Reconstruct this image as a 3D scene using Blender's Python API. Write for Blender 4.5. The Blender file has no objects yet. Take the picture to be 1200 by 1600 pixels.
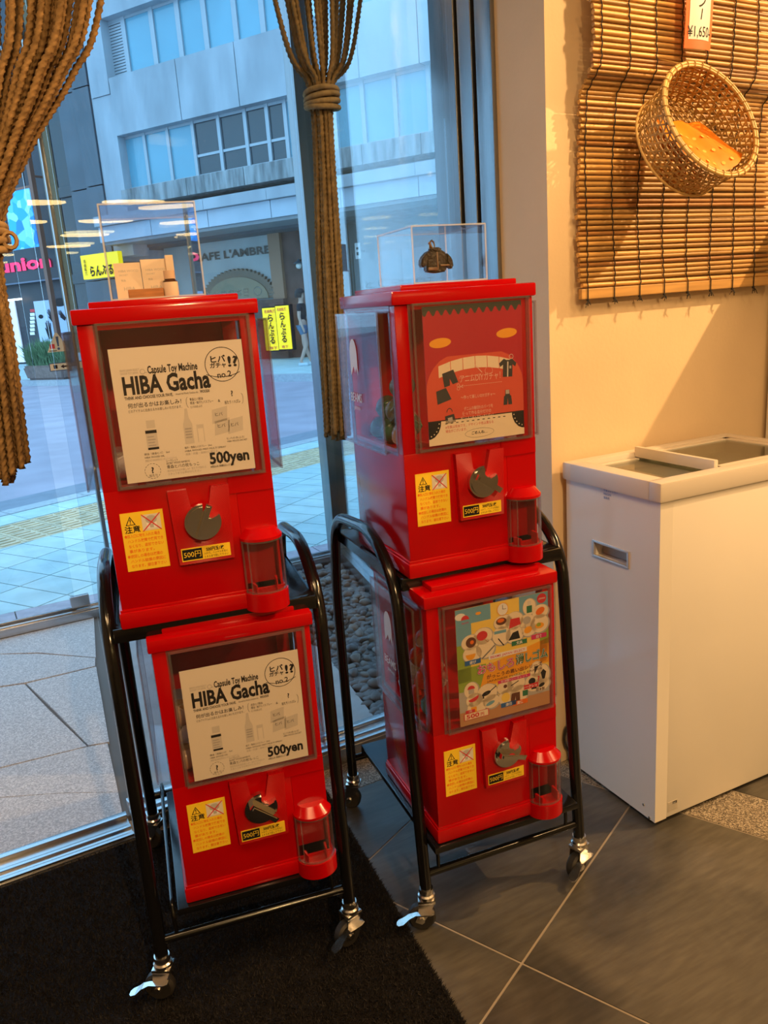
import bpy, bmesh, math, random
from mathutils import Vector, Matrix
random.seed(7)
PI = math.pi
scene = bpy.context.scene
col = scene.collection

# ---------------------------------------------------------------- camera
FPX, CAM_H, C_YAW, C_PITCH, C_ROLL = 1249.343, 1.25, 0.4859, -0.2527, -0.0713
CAM = Vector((0.0, 0.0, CAM_H))
_cy, _sy, _cp, _sp = math.cos(C_YAW), math.sin(C_YAW), math.cos(C_PITCH), math.sin(C_PITCH)
DIR = Vector((_sy*_cp, _cy*_cp, _sp))
_r = Vector((_cy, -_sy, 0.0)); _u = _r.cross(DIR)
_cr, _sr = math.cos(C_ROLL), math.sin(C_ROLL)
RGT = _cr*_r + _sr*_u
UPV = -_sr*_r + _cr*_u
cam_data = bpy.data.cameras.new('camera')
cam_data.sensor_fit = 'VERTICAL'; cam_data.sensor_height = 32.0
cam_data.lens = FPX/1600.0*32.0
cam_data.clip_start = 0.02; cam_data.clip_end = 200
cam = bpy.data.objects.new('camera', cam_data); col.objects.link(cam)
cam.matrix_world = Matrix(((RGT.x, UPV.x, -DIR.x, CAM.x), (RGT.y, UPV.y, -DIR.y, CAM.y),
                           (RGT.z, UPV.z, -DIR.z, CAM.z), (0, 0, 0, 1)))
scene.camera = cam

# ---------------------------------------------------------------- world, exposure
scene.view_settings.view_transform = 'Standard'
scene.view_settings.look = 'None'
scene.view_settings.exposure = 0.0
scene.view_settings.gamma = 1.0
scene.view_settings.use_curve_mapping = False
scene.cycles.transparent_max_bounces = 32
scene.cycles.max_bounces = 10
world = bpy.data.worlds.new('sky'); scene.world = world
world.use_nodes = True
_bg = world.node_tree.nodes['Background']
_bg.inputs[0].default_value = (0.38, 0.70, 1.0, 1)
_bg.inputs[1].default_value = 2.75

def spot(name, loc, target, energy, color, size_deg, blend=0.4, radius=0.03):
    l = bpy.data.lights.new(name, 'SPOT'); l.energy = energy; l.color = color
    l.spot_size = math.radians(size_deg); l.spot_blend = blend; l.shadow_soft_size = radius
    o = bpy.data.objects.new(name, l); col.objects.link(o)
    o.location = loc
    o.rotation_euler = (Vector(target)-Vector(loc)).to_track_quat('-Z', 'Y').to_euler()
    return o
WARM = (1.0, 0.59, 0.25)
WARM2 = (1.0, 0.62, 0.28)
def panel(name, loc, sx, sy, energy, color):
    l = bpy.data.lights.new(name, 'AREA'); l.shape = 'RECTANGLE'; l.size = sx; l.size_y = sy; l.energy = energy; l.color = color
    o = bpy.data.objects.new(name, l); col.objects.link(o); o.location = loc; return o
spot('ceiling_spot_wall', (3.1, 0.35, 2.66), (1.72, 1.5, 1.25), 290, WARM, 85, 0.25, 0.018)
spot('ceiling_spot_shelf', (0.5, -0.2, 2.66), (1.80, 1.5, 1.45), 42, WARM, 50, 0.5, 0.02)
spot('ceiling_spot_machines', (0.1, -2.1, 2.66), (0.60, 1.3, 0.70), 245, WARM, 45, 0.6, 0.03)
spot('ceiling_spot_floor', (2.0, -0.6, 2.66), (1.1, 1.0, 0.0), 60, WARM, 75, 0.6, 0.03)
spot('ceiling_spot_ropes', (1.5, 0.7, 2.66), (1.05, 2.2, 1.6), 80, WARM2, 60, 0.6, 0.03)
spot('ceiling_spot_door', (-0.6, 0.6, 2.66), (0.05, 1.75, 1.3), 40, WARM2, 60, 0.6, 0.03)
panel('fill_light_shop', (0.0, 0.15, 2.78), 1.2, 0.4, 22, WARM2)  # unseen fill light added to warm and lift the shop ambient
panel('fill_light_right', (2.9, -0.2, 2.78), 0.8, 0.5, 20, WARM2)  # second added fill light, placed clear of the window reflections

# ---------------------------------------------------------------- picking points out of the photograph
def ray(x, y): return DIR + RGT*((x-600)/FPX) - UPV*((y-800)/FPX)
def on_floor(x, y, z=0.0):
    q = ray(x, y); return CAM + q*((z-CAM_H)/q.z)
def on_y(x, y, Y):
    q = ray(x, y); return CAM + q*(Y/q.y)
SD = Vector((-0.515, 0.857, 0)).normalized()      # along the street opposite
SN = Vector((SD.y, -SD.x, 0))                     # into the opposite building
def on_street(x, y, N):
    q = ray(x, y); P = CAM + q*((N-CAM.dot(SN))/q.dot(SN)); return P.dot(SD), P.z

# ---------------------------------------------------------------- materials
MATS = {}
def new_mat(name):
    m = bpy.data.materials.new(name); m.use_nodes = True
    return m, m.node_tree.nodes, m.node_tree.links, m.node_tree.nodes['Principled BSDF']
def mat(name, color, rough=0.5, metal=0.0, spec=0.5, noise=0.0, nscale=20, bump=0.0, bscale=200, emit=0, coat=0, stretch=None, rand=0.0):
    if name in MATS: return MATS[name]
    m, n, l, b = new_mat(name)
    b.inputs['Base Color'].default_value = (*color, 1); b.inputs['Roughness'].default_value = rough
    b.inputs['Metallic'].default_value = metal; b.inputs['Specular IOR Level'].default_value = spec
    if coat: b.inputs['Coat Weight'].default_value = coat; b.inputs['Coat Roughness'].default_value = 0.08
    if emit:
        b.inputs['Emission Color'].default_value = (*color, 1); b.inputs['Emission Strength'].default_value = emit
    if noise or bump or rand:
        tc = n.new('ShaderNodeTexCoord'); mp = n.new('ShaderNodeMapping'); l.new(tc.outputs['Object'], mp.inputs[0])
        if stretch: mp.inputs['Scale'].default_value = stretch
    last = None
    if noise:
        t = n.new('ShaderNodeTexNoise'); t.inputs['Scale'].default_value = nscale; t.inputs['Detail'].default_value = 6
        l.new(mp.outputs[0], t.inputs['Vector'])
        mx = n.new('ShaderNodeMix'); mx.data_type = 'RGBA'
        mx.inputs[6].default_value = (*[c*(1-noise) for c in color], 1); mx.inputs[7].default_value = (*[min(1, c*(1+noise)) for c in color], 1)
        rr = n.new('ShaderNodeMapRange'); rr.inputs[1].default_value = 0.3; rr.inputs[2].default_value = 0.7
        l.new(t.outputs[0], rr.inputs[0]); l.new(rr.outputs[0], mx.inputs[0]); last = mx.outputs[2]
    if rand:
        oi = n.new('ShaderNodeObjectInfo'); hs = n.new('ShaderNodeHueSaturation')
        mr = n.new('ShaderNodeMapRange'); mr.inputs[3].default_value = 1-rand; mr.inputs[4].default_value = 1+rand
        l.new(oi.outputs['Random'], mr.inputs[0]); l.new(mr.outputs[0], hs.inputs['Value'])
        if last: l.new(last, hs.inputs['Color'])
        else: hs.inputs['Color'].default_value = (*color, 1)
        last = hs.outputs[0]
    if last: l.new(last, b.inputs['Base Color'])
    if bump:
        t2 = n.new('ShaderNodeTexNoise'); t2.inputs['Scale'].default_value = bscale; t2.inputs['Detail'].default_value = 4
        l.new(mp.outputs[0], t2.inputs['Vector'])
        bp = n.new('ShaderNodeBump'); bp.inputs['Strength'].default_value = bump; bp.inputs['Distance'].default_value = 0.01
        l.new(t2.outputs[0], bp.inputs['Height']); l.new(bp.outputs[0], b.inputs['Normal'])
    MATS[name] = m
    return m
def clear_mat(name, tint=(0.95, 0.96, 0.97), ior=1.45, rough=0.0, haze=0.0, hazecol=(0.8, 0.8, 0.8)):
    """thin clear sheet: lets light straight through, mirrors by Fresnel, optional pale diffuse haze"""
    if name in MATS: return MATS[name]
    m, n, l, b = new_mat(name); n.remove(b)
    out = n['Material Output']
    tr = n.new('ShaderNodeBsdfTransparent'); tr.inputs[0].default_value = (*tint, 1)
    gl = n.new('ShaderNodeBsdfGlossy'); gl.inputs['Roughness'].default_value = rough
    # Schlick reflectance from the angle of view, equal on both faces of the sheet
    lw = n.new('ShaderNodeLayerWeight'); lw.inputs[0].default_value = 0.5
    pw = n.new('ShaderNodeMath'); pw.operation = 'POWER'; pw.inputs[1].default_value = 5.0; l.new(lw.outputs['Facing'], pw.inputs[0])
    f0 = ((ior-1)/(ior+1))**2
    fr = n.new('ShaderNodeMath'); fr.operation = 'MULTIPLY_ADD'; fr.inputs[1].default_value = 1-f0; fr.inputs[2].default_value = f0; l.new(pw.outputs[0], fr.inputs[0])
    mx = n.new('ShaderNodeMixShader')
    l.new(fr.outputs[0], mx.inputs[0])
    if haze:
        df = n.new('ShaderNodeBsdfDiffuse'); df.inputs[0].default_value = (*hazecol, 1)
        m2 = n.new('ShaderNodeMixShader'); m2.inputs[0].default_value = haze
        l.new(tr.outputs[0], m2.inputs[1]); l.new(df.outputs[0], m2.inputs[2]); l.new(m2.outputs[0], mx.inputs[1])
    else: l.new(tr.outputs[0], mx.inputs[1])
    l.new(gl.outputs[0], mx.inputs[2]); l.new(mx.outputs[0], out.inputs[0])
    MATS[name] = m
    return m
def speckle_mat(name, c1, c2, c3, scale=160, rough=0.6, big=(0, 0)):
    if name in MATS: return MATS[name]
    m, n, l, b = new_mat(name)
    tc = n.new('ShaderNodeTexCoord')
    v = n.new('ShaderNodeTexVoronoi'); v.inputs['Scale'].default_value = scale
    l.new(tc.outputs['Object'], v.inputs['Vector'])
    sp = n.new('ShaderNodeSeparateColor'); l.new(v.outputs['Color'], sp.inputs[0])
    cr = n.new('ShaderNodeValToRGB'); cr.color_ramp.interpolation = 'CONSTANT'
    e = cr.color_ramp.elements; e[0].color = (*c1, 1); e[1].position = 0.35; e[1].color = (*c2, 1)
    k = e.new(0.75); k.color = (*c3, 1)
    l.new(sp.outputs[0], cr.inputs[0]); l.new(cr.outputs[0], b.inputs['Base Color'])
    b.inputs['Roughness'].default_value = rough
    bp = n.new('ShaderNodeBump'); bp.inputs['Strength'].default_value = 0.25; bp.inputs['Distance'].default_value = 0.002
    l.new(v.outputs['Distance'], bp.inputs['Height']); l.new(bp.outputs[0], b.inputs['Normal'])
    MATS[name] = m
    return m
def slate_mat():
    m, n, l, b = new_mat('slate')
    tc = n.new('ShaderNodeTexCoord'); oi = n.new('ShaderNodeObjectInfo')
    ad = n.new('ShaderNodeVectorMath'); ad.operation = 'ADD'
    sc = n.new('ShaderNodeVectorMath'); sc.operation = 'SCALE'; sc.inputs['Scale'].default_value = 0.0
    l.new(tc.outputs['Object'], ad.inputs[0])
    cx = n.new('ShaderNodeCombineXYZ'); ml = n.new('ShaderNodeMath'); ml.operation = 'MULTIPLY'; ml.inputs[1].default_value = 37
    l.new(oi.outputs['Random'], ml.inputs[0]); l.new(ml.outputs[0], cx.inputs[0]); l.new(ml.outputs[0], cx.inputs[1]); l.new(cx.outputs[0], ad.inputs[1])
    t = n.new('ShaderNodeTexNoise'); t.inputs['Scale'].default_value = 3.2; t.inputs['Detail'].default_value = 9; t.inputs['Distortion'].default_value = 0.8
    l.new(ad.outputs[0], t.inputs['Vector'])
    cr = n.new('ShaderNodeValToRGB'); e = cr.color_ramp.elements
    e[0].position = 0.36; e[0].color = (0.042, 0.040, 0.036, 1); e[1].position = 0.66; e[1].color = (0.105, 0.095, 0.078, 1)
    l.new(t.outputs[0], cr.inputs[0])
    mp3 = n.new('ShaderNodeMapping'); mp3.inputs['Rotation'].default_value = (0, 0, 0.7); mp3.inputs['Scale'].default_value = (4, 26, 1); l.new(ad.outputs[0], mp3.inputs[0])
    t3 = n.new('ShaderNodeTexNoise'); t3.inputs['Scale'].default_value = 3; t3.inputs['Detail'].default_value = 8; l.new(mp3.outputs[0], t3.inputs['Vector'])
    r3 = n.new('ShaderNodeMapRange'); r3.inputs[1].default_value = 0.35; r3.inputs[2].default_value = 0.75; r3.inputs[3].default_value = 0.82; r3.inputs[4].default_value = 1.3; l.new(t3.outputs[0], r3.inputs[0])
    hs3 = n.new('ShaderNodeHueSaturation'); l.new(cr.outputs[0], hs3.inputs['Color']); l.new(r3.outputs[0], hs3.inputs['Value']); l.new(hs3.outputs[0], b.inputs['Base Color'])
    rr = n.new('ShaderNodeMapRange'); rr.inputs[3].default_value = 0.26; rr.inputs[4].default_value = 0.5
    l.new(t.outputs[0], rr.inputs[0]); l.new(rr.outputs[0], b.inputs['Roughness'])
    t2 = n.new('ShaderNodeTexNoise'); t2.inputs['Scale'].default_value = 14; t2.inputs['Detail'].default_value = 8
    l.new(ad.outputs[0], t2.inputs['Vector'])
    bp = n.new('ShaderNodeBump'); bp.inputs['Strength'].default_value = 0.12; bp.inputs['Distance'].default_value = 0.01
    l.new(t2.outputs[0], bp.inputs['Height']); l.new(bp.outputs[0], b.inputs['Normal'])
    MATS['slate'] = m
    return m
RED = mat('red_plastic', (0.43, 0.0012, 0.003), 0.15, spec=0.42)
REDD = mat('red_plastic_inner', (0.42, 0.004, 0.008), 0.4, spec=0.3)
ACR = clear_mat('clear_acrylic', (0.95, 0.94, 0.95), 1.42, 0.02, 0.008, (0.75, 0.7, 0.72))
ACRE = clear_mat('acrylic_edge_highlight', (0.84, 0.80, 0.82), 1.55, 0.1, 0.045, (0.85, 0.8, 0.8))  # pale haze paints a highlight along the moulded edges
ACRB = clear_mat('display_acrylic', (0.985, 0.985, 0.99), 1.4, 0.0, 0.0)
ACRBE = clear_mat('display_edge_highlight', (0.9, 0.92, 0.95), 1.5, 0.1, 0.35, (0.85, 0.88, 0.95))  # whitish haze paints the bright glint of the case edges
GLASS = clear_mat('window_glass', (0.93, 0.965, 0.985), 1.5, 0.0)
BLACK = mat('black_enamel', (0.006, 0.006, 0.007), 0.16, spec=0.6)
BLACKM = mat('black_print', (0.012, 0.012, 0.014), 0.6, spec=0.2)
RUBBER = mat('black_rubber', (0.02, 0.018, 0.017), 0.55)
CHROME = mat('chrome', (0.78, 0.76, 0.73), 0.09, 1.0)
ZINC = mat('zinc', (0.74, 0.72, 0.68), 0.24, 1.0, bump=0.05, bscale=60)
STEELD = mat('dark_brushed_steel', (0.27, 0.275, 0.285), 0.3, 1.0, noise=0.12, nscale=30, stretch=(60, 60, 0.6))
STEEL = mat('brushed_steel', (0.47, 0.48, 0.5), 0.26, 1.0, noise=0.12, nscale=30, stretch=(60, 60, 0.6))
PAPER = mat('paper', (0.86, 0.80, 0.68), 0.45, spec=0.4)
WHITE = mat('white_paint', (0.82, 0.81, 0.78), 0.4)
GREY = mat('grey_print', (0.45, 0.43, 0.4), 0.6)
PALE = mat('pale_grey_print', (0.68, 0.64, 0.56), 0.6)
YEL = mat('yellow_sticker', (0.88, 0.60, 0.03), 0.45)
ORG = mat('orange_print', (0.80, 0.16, 0.01), 0.5)
REDP = mat('red_print', (0.62, 0.03, 0.04), 0.5)

# ---------------------------------------------------------------- mesh helpers
class MB:
    def __init__(s): s.v = []; s.f = []
    def add(s, vs, fs):
        o = len(s.v); s.v += [tuple(p) for p in vs]; s.f += [[i+o for i in f] for f in fs]; return s
    def box(s, x0, x1, y0, y1, z0, z1, bev=0.0):
        if bev <= 0:
            vs = [(x, y, z) for z in (z0, z1) for y in (y0, y1) for x in (x0, x1)]
            return s.add(vs, [(0, 2, 3, 1), (4, 5, 7, 6), (0, 1, 5, 4), (2, 6, 7, 3), (0, 4, 6, 2), (1, 3, 7, 5)])
        bm = bmesh.new(); bmesh.ops.create_cube(bm, size=1)
        for v in bm.verts: v.co = Vector(((x0+x1)/2+v.co.x*(x1-x0), (y0+y1)/2+v.co.y*(y1-y0), (z0+z1)/2+v.co.z*(z1-z0)))
        bmesh.ops.bevel(bm, geom=bm.edges[:], offset=bev, segments=2, profile=0.6, affect='EDGES')
        return s.bm(bm)
    def bm(s, bm):
        bm.verts.index_update()
        s.add([v.co[:] for v in bm.verts], [[v.index for v in f.verts] for f in bm.faces]); bm.free(); return s
    def prism(s, poly, a0, a1, axis='z'):
        """poly in the two other axes (order x,y,z without axis), extruded from a0 to a1"""
        n = len(poly)
        def P(p, a): return {'z': (p[0], p[1], a), 'y': (p[0], a, p[1]), 'x': (a, p[0], p[1])}[axis]
        vs = [P(p, a0) for p in poly]+[P(p, a1) for p in poly]
        fs = [list(range(n))[::-1], list(range(n, 2*n))]+[[i, (i+1) % n, n+(i+1) % n, n+i] for i in range(n)]
        return s.add(vs, fs)
    def tube(s, path, r, seg=10, cap=True, lobes=None, closed=False):
        path = [Vector(p) for p in path]; n = len(path)
        rs = r if isinstance(r, (list, tuple)) else [r]*n
        T = []
        for i in range(n):
            if closed: t = path[(i+1) % n]-path[i-1]
            else: t = path[min(i+1, n-1)]-path[max(i-1, 0)]
            T.append(t.normalized())
        a = Vector((0, 0, 1)) if abs(T[0].z) < 0.9 else Vector((1, 0, 0))
        N = (a-T[0]*a.dot(T[0])).normalized(); vs = []; dist = 0
        for i in range(n):
            N = (N-T[i]*N.dot(T[i])).normalized(); B = T[i].cross(N)
            if i: dist += (path[i]-path[i-1]).length
            for k in range(seg):
                an = 2*PI*k/seg
                rad = rs[i]
                if lobes:
                    rad *= 1+lobes[1]*math.cos(3*an); an2 = an+dist*lobes[0]
                else: an2 = an
                vs.append(path[i]+(N*math.cos(an2)+B*math.sin(an2))*rad)
        fs = []
        for i in range(n if closed else n-1):
            j = (i+1) % n
            for k in range(seg):
                k2 = (k+1) % seg; fs.append([i*seg+k, i*seg+k2, j*seg+k2, j*seg+k])
        if cap and not closed:
            fs.append(list(range(seg))[::-1]); fs.append([(n-1)*seg+k for k in range(seg)])
        return s.add(vs, fs)
    def lathe(s, prof, seg=24, axis='z', c=(0, 0, 0), a0=0, a1=2*PI):
        """prof: (radius, height) pairs"""
        full = abs(a1-a0-2*PI) < 1e-6; m = seg if full else seg+1; vs = []
        for r, h in prof:
            for k in range(m):
                a = a0+(a1-a0)*k/seg; x, y = r*math.cos(a), r*math.sin(a)
                p = {'z': (x, y, h), 'y': (x, h, y), 'x': (h, x, y)}[axis]
                vs.append((p[0]+c[0], p[1]+c[1], p[2]+c[2]))
        fs = []
        for i in range(len(prof)-1):
            for k in range(m if full else m-1):
                k2 = (k+1) % m; fs.append([i*m+k, i*m+k2, (i+1)*m+k2, (i+1)*m+k])
        if full:
            if prof[0][0] > 1e-6: fs.append([k for k in range(m)][::-1])
            if prof[-1][0] > 1e-6: fs.append([(len(prof)-1)*m+k for k in range(m)])
        return s.add(vs, fs)
    def xf(s, fn): s.v = [tuple(fn(Vector(p))) for p in s.v]; return s
    def mesh(s, name, m, smooth=False):
        me = bpy.data.meshes.new(name); me.from_pydata(s.v, [], s.f); me.update()
        bm = bmesh.new(); bm.from_mesh(me); bmesh.ops.recalc_face_normals(bm, faces=bm.faces[:]); bm.to_mesh(me); bm.free()
        if smooth:
            me.polygons.foreach_set('use_smooth', [True]*len(me.polygons))
            try: me.set_sharp_from_angle(angle=math.radians(smooth if smooth > 1 else 40))
            except Exception: pass
        if m: me.materials.append(m)
        return me
    def build(s, name, m, parent=None, smooth=False, loc=None, rot=None):
        return put(name, s.mesh(name, m, smooth), parent, loc, rot)
def put(name, me, parent=None, loc=None, rot=None):
    o = bpy.data.objects.new(name, me); col.objects.link(o)
    if parent: o.parent = parent
    if loc is not None: o.location = loc
    if rot is not None: o.rotation_euler = rot
    return o
def tag(o, label, cat, group=None, kind=None):
    if label: o['label'] = label
    if cat: o['category'] = cat
    if group: o['group'] = group
    if kind: o['kind'] = kind
    return o
def thing(name, label, cat, loc=(0, 0, 0), rz=0, group=None):
    o = bpy.data.objects.new(name, None); col.objects.link(o); o.empty_display_size = 0.05
    o.location = loc; o.rotation_euler = (0, 0, rz)
    return tag(o, label, cat, group)
def copy_tree(o, parent=None):
    c = o.copy(); col.objects.link(c); c.parent = parent
    for ch in [x for x in col.objects if x.parent == o]: copy_tree(ch, c)
    return c
def struct(o): o['kind'] = 'structure'; return o

# ---- printed matter: flat shapes gathered per colour, in (u, v) with v up, drawn on the plane y = const
_dg = [None]
def text_polys(body, size, offset=0.0, res=2):
    c = bpy.data.curves.new('lettering', 'FONT'); c.body = body; c.size = size; c.resolution_u = res; c.offset = offset*size
    o = bpy.data.objects.new('lettering', c); col.objects.link(o)
    bpy.context.view_layer.update()
    me = bpy.data.meshes.new_from_object(o.evaluated_get(bpy.context.evaluated_depsgraph_get()))
    vs = [(v.co.x, v.co.y) for v in me.vertices]; fs = [list(p.vertices) for p in me.polygons]
    bpy.data.objects.remove(o); bpy.data.curves.remove(c); bpy.data.meshes.remove(me)
    return vs, fs
_tcache = {}
class Print:
    def __init__(s): s.d = {}
    def _g(s, m): return s.d.setdefault(m.name, (m, MB()))[1]
    def poly(s, m, pts, lay=1): s._g(m).add([(p[0], -lay*0.00012, p[1]) for p in pts], [list(range(len(pts)))])
    def rect(s, m, u0, v0, u1, v1, lay=1, sh=0): s.poly(m, [(u0, v0), (u1, v0), (u1+sh, v1), (u0+sh, v1)], lay)
    def ell(s, m, u, v, a, b, lay=1, rot=0, n=20, a0=0, a1=2*PI):
        pts = []
        for k in range(n if a1-a0 >= 2*PI-1e-4 else n+1):
            t = a0+(a1-a0)*k/n; x, y = a*math.cos(t), b*math.sin(t)
            pts.append((u+x*math.cos(rot)-y*math.sin(rot), v+x*math.sin(rot)+y*math.cos(rot)))
        s.poly(m, pts, lay)
    def ring(s, m, u, v, a, b, w, lay=1, a0=0, a1=2*PI, n=36):
        g = s._g(m); vs = []
        for k in range(n+1):
            t = a0+(a1-a0)*k/n
            for q in (0, w): vs.append((u+(a-q)*math.cos(t), -lay*0.00012, v+(b-q)*math.sin(t)))
        g.add(vs, [[2*k, 2*k+1, 2*k+3, 2*k+2] for k in range(n)])
    def line(s, m, p, q, w, lay=1):
        d = Vector((q[0]-p[0], q[1]-p[1])); d.normalize(); nx, ny = -d.y*w/2, d.x*w/2
        s.poly(m, [(p[0]+nx, p[1]+ny), (p[0]-nx, p[1]-ny), (q[0]-nx, q[1]-ny), (q[0]+nx, q[1]+ny)], lay)
    def text(s, m, body, u, v, h, w=None, lay=2, off=0.0, rot=0, align='l', res=2, mirror=False):
        """h = font size; w = squeeze or stretch to this width"""
        key = (body, off, res)
        if key not in _tcache: _tcache[key] = text_polys(body, 1.0, off, res)
        vs, fs = _tcache[key]
        if not vs: return
        x0 = min(p[0] for p in vs); x1 = max(p[0] for p in vs)
        sx = (w/(x1-x0)) if w else h
        W = (x1-x0)*sx; du = 0 if align == 'l' else (-W/2 if align == 'c' else -W)
        cr, sr = math.cos(rot), math.sin(rot); out = []
        for x, y in vs:
            X, Y = (x-x0)*sx+du, y*h
            if mirror: X = -X
            out.append((u+X*cr-Y*sr, -lay*0.00012, v+X*sr+Y*cr))
        s._g(m).add(out, fs)
    def vtext(s, m, body, u, v, h, lay=2, off=0.0, pitch=1.0, mirror=False):
        for k, ch in enumerate(body): s.text(m, ch, u, v-k*h*pitch, h, lay=lay, off=off, align='c', mirror=mirror)
    def emit(s, parent, name='lettering', loc=(0, 0, 0), rot=(0, 0, 0)):
        for m, g in s.d.values(): g.build(name, m, parent, loc=loc, rot=rot)

# ================================================================ SETTING: floor
floor = struct(MB().box(-1.6, 3.4, -15, 1.95, -0.06, -0.0015).build('floor', mat('grout', (0.30, 0.26, 0.21), 0.8)))
SL = slate_mat()
GRAN = speckle_mat('granite_floor', (0.09, 0.075, 0.06), (0.24, 0.20, 0.15), (0.42, 0.37, 0.30), 380, 0.55)
def clip(poly, inside, inter):
    out = []
    for i, p in enumerate(poly):
        q = poly[(i+1) % len(poly)]; a, b = inside(p), inside(q)
        if a: out.append(p)
        if a != b: out.append(inter(p, q))
    return out
def clip_ax(poly, ax, lim, keep_less):
    ins = (lambda p: p[ax] <= lim) if keep_less else (lambda p: p[ax] >= lim)
    def it(p, q):
        t = (lim-p[ax])/(q[ax]-p[ax]); return (p[0]+(q[0]-p[0])*t, p[1]+(q[1]-p[1])*t)
    return clip(poly, ins, it)
TA = math.radians(24.6); E1 = (math.cos(TA), math.sin(TA)); E2 = (-math.sin(TA), math.cos(TA))
_c0 = 0.777*E1[0]+1.034*E1[1]; _r0 = 0.777*E2[0]+1.034*E2[1]
cols_ = [(_c0-0.62*k-0.62, _c0-0.62*k, 'slate_tile', SL) for k in range(0, 4)]+[(_c0, _c0+0.62, 'slate_tile', SL), (_c0+0.62, _c0+0.775, 'granite_strip', GRAN), (_c0+0.775, _c0+1.395, 'slate_tile', SL), (_c0+1.395, _c0+2.015, 'slate_tile', SL)]
for a, b, nm, m in cols_:
    for k in range(-5, 5):
        r0, r1 = _r0+k*0.437, _r0+(k+1)*0.437; g = 0.0026
        poly = [(u*E1[0]+v*E2[0], u*E1[1]+v*E2[1]) for u, v in ((a+g, r0+g), (b-g, r0+g), (b-g, r1-g), (a+g, r1-g))]
        for ax, lim, le in ((1, 1.733, True), (0, -1.58, False), (0, 3.3, True), (1, -0.9, False)):
            if len(poly) > 2: poly = clip_ax(poly, ax, lim, le)
        if len(poly) < 3: continue
        MB().prism(poly, -0.012, 0.0).build(nm, m, floor)
for k in range(5):
    MB().box(-1.58+k*0.6, -1.58+(k+1)*0.6-0.002, 1.737, 1.858, -0.012, 0.0).build('granite_strip', GRAN, floor)

# walls, ceiling
PLASTER = mat('cream_plaster', (0.72, 0.56, 0.36), 0.75, noise=0.05, nscale=4, bump=0.06, bscale=90)
wall_right = struct(MB().prism([(1.284, 1.523), (3.4, 1.523), (3.4, 1.96), (1.30, 1.96), (1.284, 1.70)], 0.0, 2.8).build('wall_right', PLASTER))
wall_side = struct(MB().box(3.4, 3.5, -15, 1.96, -0.06, 2.8).build('wall_side', PLASTER))
wall_left = struct(MB().box(-1.7, -1.6, -15, 3.6, -0.06, 2.8).build('wall_left', mat('shop_wall', (0.55, 0.48, 0.38), 0.8)))
wall_back = struct(MB().box(-1.7, 3.5, -15.1, -15, -0.06, 2.8).build('wall_back', MATS['shop_wall']))
ceiling = struct(MB().box(-1.7, 3.5, -15.1, 3.75, 2.8, 2.95).build('ceiling', mat('ceiling_paint', (0.5, 0.47, 0.43), 0.8)))
# ================================================================ SETTING: glazing, rails, frames
def rail(name, x0, x1, y0, y1, zb, zt, ridges):
    m = MB().box(x0, x1, y0, y1, zb, zt, 0.002)
    for a, b, h in ridges: m.box(x0, x1, a, b, zt-0.001, zt+h, 0.0015)
    return struct(m.build(name, STEEL, smooth=30))
rail('trim_1', -1.6, 0.215, 1.862, 1.985, -0.05, 0.006, [(1.866, 1.880, 0.008), (1.905, 1.918, 0.006), (1.955, 1.975, 0.010)])
rail('trim_2', 0.222, 1.283, 1.866, 1.985, -0.05, 0.045, [(1.868, 1.882, 0.010), (1.90, 1.915, 0.008), (1.945, 1.96, 0.010)])
rail('trim_3', -1.6, 1.60, 3.57, 3.67, -0.05, 0.035, [(3.58, 3.595, 0.008), (3.64, 3.655, 0.008)])
struct(MB().box(0.222, 1.283, 1.925, 1.933, 0.05, 2.75).build('window_1', GLASS))
struct(MB().box(0.53, 1.596, 3.604, 3.612, 0.04, 2.8).build('window_2', GLASS))
# glazed side of the showcase, from the corner post back to the steel jamb
pA, pB = Vector((1.640, 3.58, 0)), Vector((1.318, 1.975, 0))
def slab(p, q, t, z0, z1, m, name):
    d = (q-p).normalized(); n = Vector((-d.y, d.x, 0))*t/2
    return struct(MB().prism([(p-n)[:2], (q-n)[:2], (q+n)[:2], (p+n)[:2]], z0, z1).build(name, m))
slab(pA, pB, 0.008, 0.06, 2.8, GLASS, 'window_3')
slab(pA, pB, 0.06, -0.05, 0.06, STEEL, 'trim_4')
# sliding door leaf
door = struct(MB().box(-1.25, 0.335, 3.615, 3.623, 0.05, 2.75).build('door_1', GLASS))
MB().box(0.315, 0.395, 3.607, 3.631, 0.045, 0.10, 0.003).build('patch_fitting', STEEL, door)
MB().box(-1.25, 0.335, 3.612, 3.626, 0.036, 0.052).build('bottom_rail', STEEL, door)
# corner post: folded steel, three faces with grooves
struct(MB().box(1.597, 1.690, 3.585, 3.68, -0.05, 2.8, 0.002).build('trim_5', STEELD, smooth=30))
struct(MB().box(0.497, 0.513, 3.605, 3.64, 0.036, 2.8, 0.002).build('trim_6', STEELD, smooth=30))
# steel jamb beside the plaster return: stepped sections with dark gaskets
jamb = struct(MB().box(1.272, 1.30, 1.701, 1.765, 0.0, 2.8, 0.002).build('trim_7', STEELD, smooth=30))
MB().box(1.280, 1.30, 1.765, 1.780, 0.0, 2.8).build('gasket', BLACKM, jamb)
MB().box(1.270, 1.30, 1.780, 1.835, 0.0, 2.8, 0.002).build('jamb_section', STEELD, jamb)
MB().box(1.280, 1.30, 1.835, 1.842, 0.0, 2.8).build('gasket', BLACKM, jamb)
MB().box(1.262, 1.30, 1.842, 1.872, 0.0, 2.8, 0.002).build('jamb_section', STEELD, jamb)
MB().box(1.274, 1.305, 1.872, 1.885, 0.0, 2.8).build('gasket', BLACKM, jamb)
MB().box(1.286, 1.32, 1.885, 1.99, 0.046, 2.8, 0.002).build('jamb_section', STEELD, jamb)

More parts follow.
